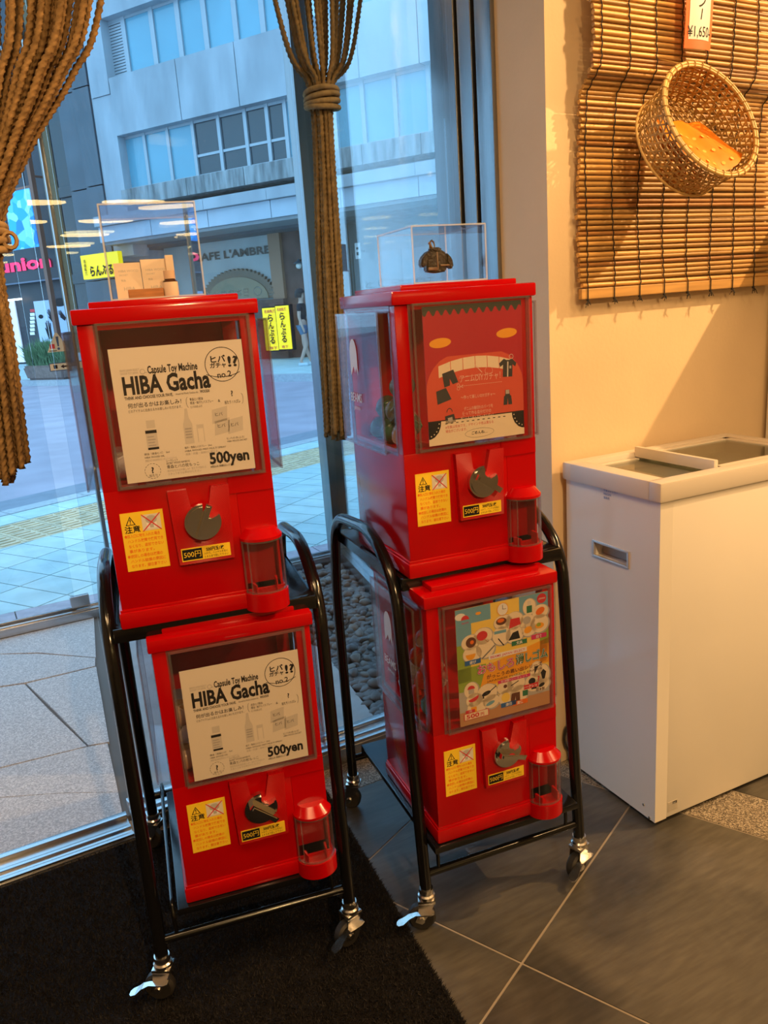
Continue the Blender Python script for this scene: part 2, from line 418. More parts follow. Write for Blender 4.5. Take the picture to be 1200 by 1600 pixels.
# showcase floor: pale slab, pebble bed; doorway paving
STONE = speckle_mat('granite_paving', (0.42, 0.42, 0.44), (0.54, 0.53, 0.55), (0.66, 0.65, 0.66), 260, 0.75)
show = struct(MB().box(0.23, 1.66, 1.985, 3.57, -0.06, -0.03).build('floor_showcase', mat('showcase_floor', (0.2, 0.2, 0.2), 0.9)))
KERBM = mat('grey_slab', (0.42, 0.44, 0.46), 0.8, noise=0.12, nscale=12, bump=0.1, bscale=80)
MB().prism([(0.245, 1.99), (0.985, 1.99), (1.075, 2.62), (0.98, 3.0), (0.46, 3.56)], -0.03, 0.004).build('stone_slab', KERBM, show)
# pebbles
peb_mats = [mat('pebble_%d' % i, c, 0.55, noise=0.25, nscale=18, bump=0.08, bscale=40) for i, c in enumerate([(0.15, 0.14, 0.14), (0.20, 0.18, 0.165), (0.11, 0.11, 0.12), (0.24, 0.20, 0.17), (0.17, 0.135, 0.12)])]
def pebble_shape(seed):
    rnd = random.Random(seed); bm = bmesh.new(); bmesh.ops.create_icosphere(bm, subdivisions=2, radius=1)
    fx = [Vector((rnd.gauss(0, 1), rnd.gauss(0, 1), rnd.gauss(0, 1))) for _ in range(3)]; am = [rnd.uniform(0.05, 0.16) for _ in fx]
    for v in bm.verts:
        k = 1+sum(a*math.sin(2.2*f.dot(v.co)) for f, a in zip(fx, am)); v.co = Vector((v.co.x*0.026*k, v.co.y*0.019*k, v.co.z*0.012*k))
    return bm
peb_me = []
for i in range(10): peb_me.append(MB().bm(pebble_shape(i)).mesh('pebble', peb_mats[i % 5], 180))
bed = struct(MB().prism([(0.99, 1.99), (1.31, 1.99), (1.64, 3.55), (0.48, 3.55), (0.99, 3.0), (1.08, 2.62)], -0.029, -0.012).build('pebble_bed', mat('pebble_bed_ground', (0.08, 0.08, 0.085), 0.9)))
rnd = random.Random(3); pts = []; tries = 0
while len(pts) < 300 and tries < 30000:
    tries += 1
    y = rnd.uniform(2.02, 3.52); xl = 0.995+0.09*min(1, (y-1.99)/0.63) if y < 2.7 else 1.08-max(0, (y-2.8))*0.35
    xr = 1.275+(y-1.99)*0.2
    x = rnd.uniform(xl+0.02, xr-0.02); s = rnd.uniform(0.62, 1.15)
    z = 0.0+rnd.uniform(0, 0.02)
    if any((x-a)**2+(y-b)**2 < (0.0142*(s+c))**2 for a, b, c in pts): continue
    pts.append((x, y, s))
    o = put('pebble', peb_me[rnd.randrange(10)], bed, (x, y, z), (rnd.gauss(0, 0.22), rnd.gauss(0, 0.22), rnd.uniform(0, 6.3)))
    o.scale = (s, s, s*rnd.uniform(0.9, 1.3))
fill = MB()
for k in range(1100):
    y = rnd.uniform(2.0, 3.54); x = rnd.uniform(1.0+0.08*min(1, (y-1.99)/0.63), 1.28+(y-1.99)*0.2)
    bm = pebble_shape(rnd.randrange(10)); a = rnd.uniform(0, 6.3); M = Matrix.Translation((x, y, -0.006+rnd.uniform(0, 0.006)))@Matrix.Rotation(a, 4, 'Z'); bmesh.ops.transform(bm, matrix=M, verts=bm.verts[:]); fill.bm(bm)
tag(fill.build('pebble_filling', peb_mats[0], bed, 180), None, None, kind='stuff')

# doorway paving: irregular granite flags with recessed joints
pave = struct(MB().box(-1.6, 0.5, 1.985, 3.57, -0.06, -0.008).build('floor_doorway', mat('paving_joint', (0.16, 0.155, 0.15), 0.9)))
def flag(pts): 
    c = Vector((sum(p[0] for p in pts)/len(pts), sum(p[1] for p in pts)/len(pts))); out = []
    for p in pts:
        d = Vector(p)-c; out.append(tuple(c+d*(1-0.007/max(d.length, 0.05))))
    MB().prism(out, -0.03, 0.0).build('paving_stone', STONE, pave)
flag([(-1.6, 1.985), (0.215, 1.985), (0.225, 2.10), (0.09, 2.19), (-0.07, 2.275), (-0.6, 2.36), (-1.6, 2.3)])
flag([(0.225, 2.10), (0.25, 2.395), (0.19, 2.412), (-0.06, 2.44), (-0.75, 2.62), (-1.6, 2.5), (-1.6, 2.3), (-0.6, 2.36), (-0.07, 2.275), (0.09, 2.19)])
flag([(0.25, 2.395), (0.315, 3.02), (0.065, 3.03), (0.12, 2.75), (0.19, 2.412)])
flag([(0.19, 2.412), (0.12, 2.75), (0.065, 3.03), (-0.06, 3.07), (-0.75, 2.95), (-0.75, 2.62), (-0.06, 2.44)])
flag([(0.315, 3.02), (0.33, 3.10), (0.137, 3.30), (-0.01, 3.40), (-0.06, 3.07), (0.065, 3.03)])
flag([(0.33, 3.10), (0.40, 3.57), (-0.02, 3.57), (-0.01, 3.40), (0.137, 3.30)])
flag([(-0.01, 3.40), (-0.02, 3.57), (-0.8, 3.57), (-0.75, 2.95), (-0.06, 3.07)])
flag([(-0.8, 3.57), (-1.6, 3.57), (-1.6, 2.5), (-0.75, 2.62), (-0.75, 2.95)])

# ================================================================ capsule toy machines
W, D, H = 0.28, 0.283, 0.522
def lerp(a, b, t): return a+(b-a)*t
def frame_mesh(x0, x1, z0, z1, y0, y1, t):
    m = MB()
    m.box(x0, x1, y0, y1, z0, z0+t).box(x0, x1, y0, y1, z1-t, z1).box(x0, x0+t, y0, y1, z0+t, z1-t).box(x1-t, x1, y0, y1, z0+t, z1-t)
    return m
def window_parts(root, name, x0, x1, z0, z1, depth, xf=None):
    """moulded clear cover: face plate, side walls, thicker edge bead and flange"""
    f = xf or (lambda p: p)
    w = MB().box(x0+0.0015, x1-0.0015, -depth, -depth+0.002, z0+0.0015, z1-0.0015)
    fm = frame_mesh(x0, x1, z0, z1, -depth+0.002, 0.0, 0.002); w.add(fm.v, fm.f)
    w.xf(f); o = w.build(name, ACR, root)
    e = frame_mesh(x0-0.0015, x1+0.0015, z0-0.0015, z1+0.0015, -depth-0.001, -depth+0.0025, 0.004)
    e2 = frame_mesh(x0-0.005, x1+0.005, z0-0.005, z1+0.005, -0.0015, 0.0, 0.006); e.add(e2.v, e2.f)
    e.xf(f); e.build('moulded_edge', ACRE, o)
    return o
CAUTION = ['●投入口に物を入れた場合', 'ハンドル故障で使用でき', 'なくなり、返却できない', '事があります。', '●逆回しの場合は故障の', 'ハンドル破損の原因に', 'なります。御注意下さい']
def sticker_print(root):
    s = MB().box(0.0, 0.068, -0.0006, 0.0004, 0.0, 0.099).build('caution_sticker', YEL, root, loc=(0.0225, 0.0016, 0.0985))
    P = Print(); k = BLACKM
    P.poly(k, [(0.007, 0.078), (0.023, 0.078), (0.015, 0.093)], 1); P.poly(YEL, [(0.0092, 0.0792), (0.0208, 0.0792), (0.015, 0.0903)], 2)
    P.text(k, '!', 0.015, 0.0802, 0.0115, lay=3, align='c', off=0.02)
    P.text(k, '注', 0.0045, 0.066, 0.0125, lay=2, off=0.02); P.text(k, '意', 0.0175, 0.066, 0.0125, lay=2, off=0.02)
    P.rect(PALE, 0.033, 0.066, 0.063, 0.093, 1); P.ell(GREY, 0.048, 0.084, 0.009, 0.007, 2); P.rect(WHITE, 0.040, 0.069, 0.056, 0.079, 2); P.rect(GREY, 0.045, 0.070, 0.051, 0.076, 3)
    xc, xz, xa, xb, xw = 0.048, 0.0795, 0.0158, 0.0143, 0.0011; P.poly(REDP, [(xc-xa, xz+xb), (xc-xa+xw*2, xz+xb), (xc, xz+xw*1.2), (xc+xa-xw*2, xz+xb), (xc+xa, xz+xb), (xc+xw*1.3, xz), (xc+xa, xz-xb), (xc+xa-xw*2, xz-xb), (xc, xz-xw*1.2), (xc-xa+xw*2, xz-xb), (xc-xa, xz-xb), (xc-xw*1.3, xz)], 4)
    for i, t in enumerate(CAUTION): P.text(ORG, t, 0.003+(0.004 if not t.startswith('●') else 0), 0.0575-i*0.0086, 0.0062, w=0.056 if i not in (3,) else 0.04, lay=2, off=0.012)
    P.emit(s, loc=(0, -0.0006, 0))
    s = MB().box(0.0, 0.081, -0.0006, 0.0004, 0.0, 0.0225).build('price_sticker', YEL, root, loc=(0.1105, -0.0102, 0.1045))
    P = Print()
    P.rect(k, 0.0015, 0.0018, 0.034, 0.0205, 1); P.text(YEL, '500円', 0.0177, 0.0068, 0.0125, w=0.028, lay=2, align='c')
    P.text(k, '500円玉1枚', 0.056, 0.0135, 0.0075, w=0.030, lay=2, off=0.03, align='c')
    P.text(k, '入れて、ハンドルを右に', 0.0365, 0.0078, 0.0045, w=0.040, lay=2); P.text(k, '止まるまで回して下さい', 0.0365, 0.0022, 0.0045, w=0.040, lay=2)
    P.emit(s, loc=(0, -0.0006, 0))
def ribbed_red():
    if 'ribbed_red' in MATS: return MATS['ribbed_red']
    m, n, l, b = new_mat('ribbed_red'); b.inputs['Base Color'].default_value = (0.43, 0.0012, 0.003, 1); b.inputs['Roughness'].default_value = 0.35
    tc = n.new('ShaderNodeTexCoord'); wv = n.new('ShaderNodeTexWave'); wv.wave_type = 'RINGS'; wv.rings_direction = 'Y'; wv.inputs['Scale'].default_value = 150
    l.new(tc.outputs['Object'], wv.inputs['Vector'])
    bp = n.new('ShaderNodeBump'); bp.inputs['Strength'].default_value = 0.6; bp.inputs['Distance'].default_value = 0.0006
    l.new(wv.outputs['Fac'], bp.inputs['Height']); l.new(bp.outputs[0], b.inputs['Normal'])
    MATS['ribbed_red'] = m; return m
def machine(label, loc, rz, bar_angle, bl=0.024, br=0.024):
    root = thing('capsule_toy_machine', label, 'capsule machine', loc, rz, 'capsule machines on the racks')
    b = MB()
    hx0, hx1, hz0, hz1, hy = 0.214, 0.273, 0.034, 0.121, 0.032      # dispenser hole
    b.box(0.003, hx0, 0.002, D-0.003, 0.028, 0.236, 0.0015)
    b.box(hx1, 0.277, 0.002, D-0.003, 0.028, 0.236)
    b.box(hx0, hx1, 0.002, D-0.003, hz1, 0.236)
    b.box(hx0, hx1, 0.002, D-0.003, 0.028, hz0); b.box(hx0, hx1, hy, D-0.003, hz0, hz1)
    for x0 in (0.003, W-0.003-0.026):
        for y0 in (0.002, D-0.003-0.026): b.box(x0, x0+0.026, y0, y0+0.026, 0.235, 0.498, 0.0015)
    for z0, z1 in ((0.235, 0.243), (0.489, 0.498)):
        b.box(0.029, W-0.029, 0.002, 0.012, z0, z1); b.box(0.003, 0.012, 0.028, D-0.029, z0, z1); b.box(W-0.012, W-0.003, 0.028, D-0.029, z0, z1)
    b.box(0.2015, 0.2765, 0.0003, 0.003, 0.207, 0.236)
    b.build('body', RED, root, 30)
    MB().box(0.029, W-0.029, D-0.012, D-0.005, 0.236, 0.498).build('back_panel', REDD, root)
    MB().box(-0.003, W+0.003, -0.004, D, 0.0, 0.030, 0.006).box(0.0, W, 0.0, D-0.002, 0.028, 0.034, 0.002).build('base_rim', RED, root, 40)
    MB().box(-0.003, W+0.003, -0.004, D, 0.498, H, 0.004).box(0.024, W-0.024, 0.02, D-0.02, H-0.002, H+0.010, 0.003).build('lid', RED, root, 40)
    fw = window_parts(root, 'front_window', 0.031, 0.262, 0.241, 0.498, 0.013)
    # side covers bulge further out
    def left(p): return Vector((p.y+0.003, p.x, p.z))
    def right(p): return Vector((W-0.003-p.y, p.x, p.z))
    sw = window_parts(root, 'side_window', 0.030, 0.257, 0.236, 0.488, bl, left)
    window_parts(root, 'side_window', 0.030, 0.257, 0.236, 0.488, br, right)
    # coin plate with notch
    pl = [(0.106, 0.099), (0.197, 0.099), (0.201, 0.226), (0.172, 0.226), (0.163, 0.186), (0.137, 0.186), (0.132, 0.226), (0.101, 0.226)]
    cx, cz = 0.1515, 0.170
    cp = MB().prism([(x-cx, z-cz) for x, z in pl], -0.0102, 0.003, 'y').build('coin_plate', ribbed_red(), root, loc=(cx, 0, cz))
    # turning knob: chrome disc with a bite out of it, and a raised blade
    kn = MB(); n = 26; pts = []
    a0, a1 = math.radians(20), math.radians(85)
    for i in range(n+1):
        a = a1+(2*PI-(a1-a0))*i/n; pts.append((0.030*math.cos(a), 0.030*math.sin(a)))
    pts += [(0.016*math.cos(a0), 0.016*math.sin(a0)), (0.011*math.cos((a0+a1)/2), 0.011*math.sin((a0+a1)/2)), (0.016*math.cos(a1), 0.016*math.sin(a1))]
    kn.prism(pts, -0.008, 0.002, 'y')
    kn.prism([(p[0]*0.86, p[1]*0.86) for p in pts], -0.0115, -0.008, 'y')
    kno = kn.build('knob', CHROME, root, 20, loc=(cx, -0.0125, cz))
    bl = MB().prism([(-0.024, -0.0045), (-0.010, -0.0055), (0.020, -0.005), (0.032, -0.0062), (0.034, 0.004), (0.020, 0.0048), (-0.010, 0.0055), (-0.024, 0.006)], -0.024, -0.010, 'y')
    bl.box(-0.020, 0.030, -0.026, -0.024, -0.0028, 0.0028)
    bl.build('knob_blade', CHROME, kno, 20, rot=(0, bar_angle, 0))
    sticker_print(root)
    # dispenser: red foot, clear curved shield, red cap
    def half(r0, r1, z0, z1, ccx=0.2465, yy=0.004, sy=0.92, seg=16):
        m = MB(); ang = [PI+PI*k/seg for k in range(seg+1)]
        out = [(ccx+r1*math.cos(a), yy+r1*sy*math.sin(a)) for a in ang]
        if r0 <= 0: return m.prism(out, z0, z1)
        inn = [(ccx+r0*math.cos(a), yy+r0*sy*math.sin(a)) for a in ang]
        return m.prism(out+inn[::-1], z0, z1)
    half(0, 0.0385, -0.002, 0.029).build('dispenser_foot', RED, root, 40)
    f2 = half(0, 0.036, 0.029, 0.0305)
    f2.prism([(0.222, 0.0), (0.227, -0.02), (0.229, -0.02), (0.227, 0.0)], 0.029, 0.045).prism([(0.262, 0.0), (0.262, -0.022), (0.264, -0.022), (0.267, 0.0)], 0.029, 0.052)
    f2.build('dispenser_tray', RED, root)
    cap = MB()
    half(0, 0.037, 0.124, 0.1285).build('dispenser_cap', RED, root, 40)
    cap = MB(); seg = 14
    for (ra, za, rb, zb) in ((0.037, 0.1285, 0.025, 0.143),):
        A = [(0.2465+ra*math.cos(PI+PI*k/seg), 0.004+0.92*ra*math.sin(PI+PI*k/seg), za) for k in range(seg+1)]
        Bq = [(0.2465+rb*math.cos(PI+PI*k/seg), 0.004+0.7*rb*math.sin(PI+PI*k/seg), zb) for k in range(seg+1)]
        cap.add(A+Bq, [[k, k+1, seg+2+k, seg+1+k] for k in range(seg)]+[[seg+1+k for k in range(seg+1)]])
    cap.build('dispenser_cap', RED, root, 30)
    sh = half(0.0345, 0.036, 0.030, 0.124).build('dispenser_shield', ACR, root, 40)
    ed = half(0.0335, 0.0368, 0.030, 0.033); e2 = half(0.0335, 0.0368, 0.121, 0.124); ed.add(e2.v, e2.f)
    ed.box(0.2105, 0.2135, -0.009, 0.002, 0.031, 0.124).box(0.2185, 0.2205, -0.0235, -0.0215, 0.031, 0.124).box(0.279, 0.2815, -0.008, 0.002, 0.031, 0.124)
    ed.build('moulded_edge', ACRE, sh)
    return root, fw, sw

def poster(root, x0, x1, z0, z1, base):
    s = MB().box(0, x1-x0, -0.0004, 0.0006, 0, z1-z0).build('poster', base, root, loc=(x0, -0.0085, z0))
    return s
def poster_hiba(root):
    w, h = 0.206, 0.212
    s = poster(root, 0.043, 0.249, 0.2475, 0.2475+h, PAPER); P = Print(); k = BLACKM
    U = lambda u: u*w
    V = lambda v: (1-v)*h
    P.text(k, 'Capsule Toy Machine', U(.265), V(.195), .0165, w=U(.375), off=.028)
    P.text(GREY, 'BEAMS JAPAN SELECT', U(.065), V(.168), .005, w=U(.14)); P.text(GREY, 'GACHA TOY JAPAN', U(.065), V(.19), .005, w=U(.13)); P.ring(GREY, U(.228), V(.178), .004, .004, .0008); P.line(GREY, (U(.24), V(.19)), (U(.26), V(.185)), .0008)
    P.text(k, 'HIBA Gacha', U(.07), V(.335), .0385, w=U(.655), off=.034)
    P.ring(k, U(.83), V(.175), .0275, .0275, .0011, n=48); P.ring(k, U(.83), V(.13), .045, .030, .0011, a0=math.radians(233), a1=math.radians(307), n=20)
    P.text(k, 'ヒバ', U(.745), V(.155), .0125, w=U(.115), off=.03); P.text(k, 'ガチャ', U(.735), V(.195), .009, w=U(.125), off=.03); P.text(k, '!?', U(.875), V(.195), .0225, w=U(.08), off=.03)
    P.text(k, 'no.2', U(.785), V(.275), .0135, w=U(.11), off=.015, rot=.05)
    P.text(k, 'THINK AND CHOOSE YOUR FAVE.', U(.07), V(.375), .0068, w=U(.36), off=.02); P.text(k, 'Around the World, Continue the', U(.45), V(.372), .0045, w=U(.17)); P.text(k, 'WOODS', U(.635), V(.372), .006, w=U(.075), off=.03)
    P.text(k, '何が出るかはお楽しみ！', U(.085), V(.435), .0085, w=U(.40), off=.01); P.text(k, 'どのアイテムに出会えるかお楽しみいただけます。', U(.085), V(.47), .0052, w=U(.40))
    P.ring(k, U(.535), V(.435), .003, .0085, .0006, a0=PI/2, a1=3*PI/2)
    P.text(k, '青森ヒバ精油', U(.55), V(.425), .0052, w=U(.10)); P.text(k, '精油・柚子ヒバスプレー', U(.55), V(.452), .0052, w=U(.18)); P.text(k, 'ヒバのおふだ', U(.55), V(.48), .0045, w=U(.09))
    P.text(k, '&', U(.765), V(.455), .0062); P.text(k, '?', U(.88), V(.42), .0125, off=.02, align='c'); P.text(k, '当たり / ハズレ', U(.815), V(.475), .0062, w=U(.125), off=.01); P.ring(k, U(.95), V(.445), .003, .0085, .0006, a0=-PI/2, a1=PI/2)
    # printed goods: bottle, spray, sachets
    P.rect(PALE, U(.20), V(.60), U(.265), V(.54)); P.rect(PALE, U(.185), V(.76), U(.27), V(.61)); P.rect(k, U(.185), V(.638), U(.27), V(.615), 2)
    for i in range(4): P.rect(GREY, U(.195), V(.668+.022*i), U(.245+.01*(i % 2)), V(.660+.022*i), 2)
    P.rect(k, U(.19), V(.762), U(.272), V(.745), 2)
    P.poly(PALE, [(U(.475), V(.75)), (U(.545), V(.75)), (U(.545), V(.60)), (U(.525), V(.55)), (U(.52), V(.48)), (U(.50), V(.48)), (U(.49), V(.55)), (U(.475), V(.60))])
    for i in range(4): P.rect(GREY, U(.485), V(.64+.022*i), U(.535), V(.628+.022*i), 2)
    P.rect(PALE, U(.575), V(.745), U(.63), V(.61)); P.rect(PAPER, U(.582), V(.745), U(.623), V(.64), 2)
    for a, b in ((.74, .60), (.845, .60), (.73, .51)): P.poly(PALE, [(U(a-.03), V(b+.11)), (U(a+.09), V(b+.09)), (U(a+.10), V(b-.02)), (U(a-.02), V(b))]); P.text(k, 'ヒバ', U(a), V(b+.05), .007, lay=3)
    for t, u, v, ww in (('精油（青森ヒバ）  5ml', .155, .80, .19), ('HIBA WOOD OIL', .155, .825, .15), ('青森ひば100%天然のエッセンシャルオイル', .155, .85, .24), ('柚子・青森ヒバスプレー  20ml', .465, .785, .21), ('HIBA WOOD MIST MULTI SPRAY', .465, .81, .32), ('消臭・抗菌・虫除けに使える', .465, .835, .25), ('ヒバのおふだ', .80, .75, .14), ('HIBA WOOD SACHET', .80, .772, .16)): P.text(GREY if v in (.85, .835) else k, t, U(u), V(v), .0042, w=U(ww))
    for i in range(16): P.ring(k, U(.20), V(.925), .0125, .0125, .0006, a0=i*PI/8, a1=i*PI/8+.25, n=4)
    P.text(k, '?', U(.20), V(.94), .0135, off=.03, align='c'); P.text(k, '当たり', U(.20), V(.968), .0048, align='c')
    for t, u, v, ww in (('シークレット', .31, .868, .09), ('SECRET WOOD BAMBOO', .31, .888, .18), ('青森ヒバの枕もっこ', .31, .92, .25), ('何が出るかはお楽しみ！当たりが出たら', .31, .948, .30), ('スタッフまでお声がけください', .31, .972, .26)): P.text(GREY if v > .93 else k, t, U(u), V(v), .0045 if v != .92 else .0065, w=U(ww))
    P.text(k, '500yen', U(.645), V(.925), .026, w=U(.315), off=.034); P.text(k, '※税込み 両替はレジまで', U(.645), V(.955), .0042, w=U(.19), off=.01)
    P.emit(s, loc=(0, -0.0004, 0))
SALM = mat('salmon_print', (0.66, 0.09, 0.05), 0.45); CRIM = mat('crimson_print', (0.45, 0.012, 0.03), 0.45); CREAM = mat('cream_print', (0.84, 0.72, 0.52), 0.5); DKGRN = mat('dark_green_print', (0.035, 0.05, 0.035), 0.5); AMBER = mat('amber_print', (0.85, 0.38, 0.02), 0.5); DENIM = mat('dark_denim_print', (0.03, 0.035, 0.04), 0.55); PINKL = mat('pale_pink_print', (0.80, 0.52, 0.42), 0.5)
def poster_clothes(root):
    w, h = 0.197, 0.245
    s = poster(root, 0.050, 0.247, 0.2475, 0.2475+h, CRIM); P = Print()
    U = lambda u: u*w
    V = lambda v: (1-v)*h
    n = 12; pts = [(0, h), (0, V(.055))]
    for i in range(n):
        for q in [k_/10 for k_ in range(1, 11)]: pts.append((U((i+q)/n), V(.05+.02*math.sin((q)*2*PI))))
    pts.append((w, h)); P.poly(DKGRN, pts[::-1])
    P.ell(AMBER, U(.16), V(.26), .0215, .0085, 2, .06); P.ell(AMBER, U(.84), V(.23), .0215, .0085, 2, .06)
    arch = [(0, V(.82))]+[(U(.5-.5*math.cos(PI*k/16)), V(.60-.24*min(1, 1.25*math.sin(PI*k/16)))) for k in range(17)]+[(w, V(.82))]
    P.poly(SALM, arch[::-1], 1)
    # pale band across the top of the arch, in panels
    for i in range(6):
        a, b = .13+i*.125, .13+(i+1)*.125-.006
        dip = lambda u: .375+.09*abs(u-.5)**2*4
        P.poly(CREAM, [(U(a), V(dip(a)+.085)), (U(b), V(dip(b)+.085)), (U(b), V(dip(b))), (U(a), V(dip(a)))], 2)
    wt = PINKL
    P.text(wt, 'アニムDIYガチャ！', U(.34), V(.555), .0155, w=U(.42), lay=3); 
    for i in range(20): P.rect(wt, U(.36+i*.021), V(.586), U(.372+i*.021), V(.582), 3)
    P.ring(wt, U(.32), V(.575), .003, .003, .0007, 3); P.ring(wt, U(.32), V(.60), .003, .003, .0007, 3); P.line(wt, (U(.33), V(.595)), (U(.37), V(.575)), .0009, 3); P.line(wt, (U(.33), V(.578)), (U(.37), V(.598)), .0009, 3)
    P.line(wt, (U(.50), V(.44)), (U(.57), V(.50)), .0014, 3); P.ring(wt, U(.64), V(.49), .008, .007, .0006, 3); P.line(wt, (U(.33), V(.525)), (U(.56), V(.51)), .0007, 3)
    P.text(wt, '～作って楽しいDIYガチャ～', U(.34), V(.68), .0075, w=U(.36), lay=3, off=.01)
    for i, t in enumerate(('デニムの端切れのパーツを', '使って作る自分だけの', 'デニムミニチュアキーホルダー！')): P.text(wt, t, U(.37-.02*i), V(.765+i*.035), .0075, w=U(.30+.04*(i == 2)), lay=3, off=.01)
    # small clothes
    def cloth(pts, cu, cv, sc, rot, m=DENIM, lay=3):
        c, q = math.cos(rot), math.sin(rot); P.poly(m, [(U(cu)+(x*c-y*q)*sc, V(cv)+(x*q+y*c)*sc) for x, y in pts], lay)
    shorts = [(-.8, .8), (.8, .8), (1, -.9), (.2, -.9), (0, -.1), (-.2, -.9), (-1, -.9)]; skirt = [(-.7, .8), (.7, .8), (1, -.8), (-1, -.8)]
    jacket = [(-.5, 1), (-.2, .85), (.2, .85), (.5, 1), (1.1, .5), (.95, .1), (.6, .35), (.6, -1), (-.6, -1), (-.6, .35), (-.95, .1), (-1.1, .5)]
    bag = [(-.8, .3), (.8, .3), (.9, -1), (-.9, -1)]; overall = [(-.35, 1), (.35, 1), (.4, .2), (.6, .1), (.75, -1.2), (.1, -1.2), (0, -.2), (-.1, -1.2), (-.75, -1.2), (-.6, .1), (-.4, .2)]
    cloth(shorts, .235, .515, .0145, .25); cloth(skirt, .16, .64, .0145, .25); cloth(jacket, .84, .485, .0165, -.05); cloth(overall, .83, .70, .0125, .0, DENIM); cloth(bag, .22, .80, .0115, .15)
    cloth([(-.08, .8), (.08, .8), (.08, -1), (-.08, -1)], .84, .49, .0155, -.05, PALE, 4); cloth([(.2, .2), (.45, .2), (.45, -.1), (.2, -.1)], .84, .485, .0165, -.05, GREY, 4)
    cloth([(-.3, .8), (.3, .8), (.3, .2), (-.3, .2)], .83, .69, .0125, 0, GREY, 4); cloth([(-.4, -.1), (.4, -.1), (.4, -.7), (-.4, -.7)], .22, .80, .0115, .15, GREY, 4)
    for u, v in ((.22, .425), (.88, .405)): P.ring(PALE, U(u), V(v), .0045, .0045, .0008, 4)
    P.ring(DENIM, U(.22), V(.765), .006, .0075, .0014, 3, 0, PI)
    # cream panel with dark stitched corners
    P.rect(BLACKM, 0, V(.826), w, V(.818), 2); P.rect(CREAM, 0, 0, w, V(.826), 3)
    P.poly(BLACKM, [(0, V(.826)), (U(.13), V(.826))]+[(U(.13*math.cos(t)), V(.826+.125*math.sin(t))) for t in (.3, .7, 1.1, 1.4)]+[(0, V(.951))], 4)
    P.poly(BLACKM, [(w, V(.826)), (w, V(.951))]+[(w-U(.13*math.sin(t)), V(.826+.125*math.cos(t))) for t in (.2, .5, .9, 1.3)]+[(w-U(.13), V(.826))], 4)
    for i in range(12): P.rect(BLACKM, U(.17+i*.055), V(.850), U(.195+i*.055), V(.844), 4)
    for t in (.15, .45, .75, 1.05, 1.35): P.rect(CREAM, U(.11*math.cos(t))-.001, V(.826+.105*math.sin(t))-.001, U(.11*math.cos(t))+.001, V(.826+.105*math.sin(t))+.001, 5); P.rect(CREAM, w-U(.11*math.cos(t))-.001, V(.826+.105*math.sin(t))-.001, w-U(.11*math.cos(t))+.001, V(.826+.105*math.sin(t))+.001, 5)
    P.text(REDP, '※写真は見本です。デザインや色は異なる', U(.17), V(.885), .0062, w=U(.50), lay=4); P.text(REDP, '場合がございます。', U(.17), V(.915), .0062, w=U(.22), lay=4)
    P.ring(DENIM, U(.52), V(.945), .030, .0085, .0005, 4); P.text(BLACKM, 'ごめんね…', U(.52), V(.952), .0068, lay=4, off=.02, align='c')
    P.emit(s, loc=(0, -0.0004, 0))
SKYP = mat('sky_blue_print', (0.16, 0.38, 0.52), 0.5); LIMEP = mat('lime_print', (0.28, 0.40, 0.05), 0.5); MAG = mat('magenta_print', (0.62, 0.03, 0.16), 0.5); GRNP = mat('green_print', (0.02, 0.18, 0.09), 0.5); YELP = mat('soft_yellow_print', (0.85, 0.62, 0.12), 0.5); TAN = mat('tan_print', (0.50, 0.26, 0.12), 0.5); BRN = mat('brown_print', (0.12, 0.04, 0.02), 0.5); BLUP = mat('blue_print', (0.02, 0.13, 0.42), 0.5)
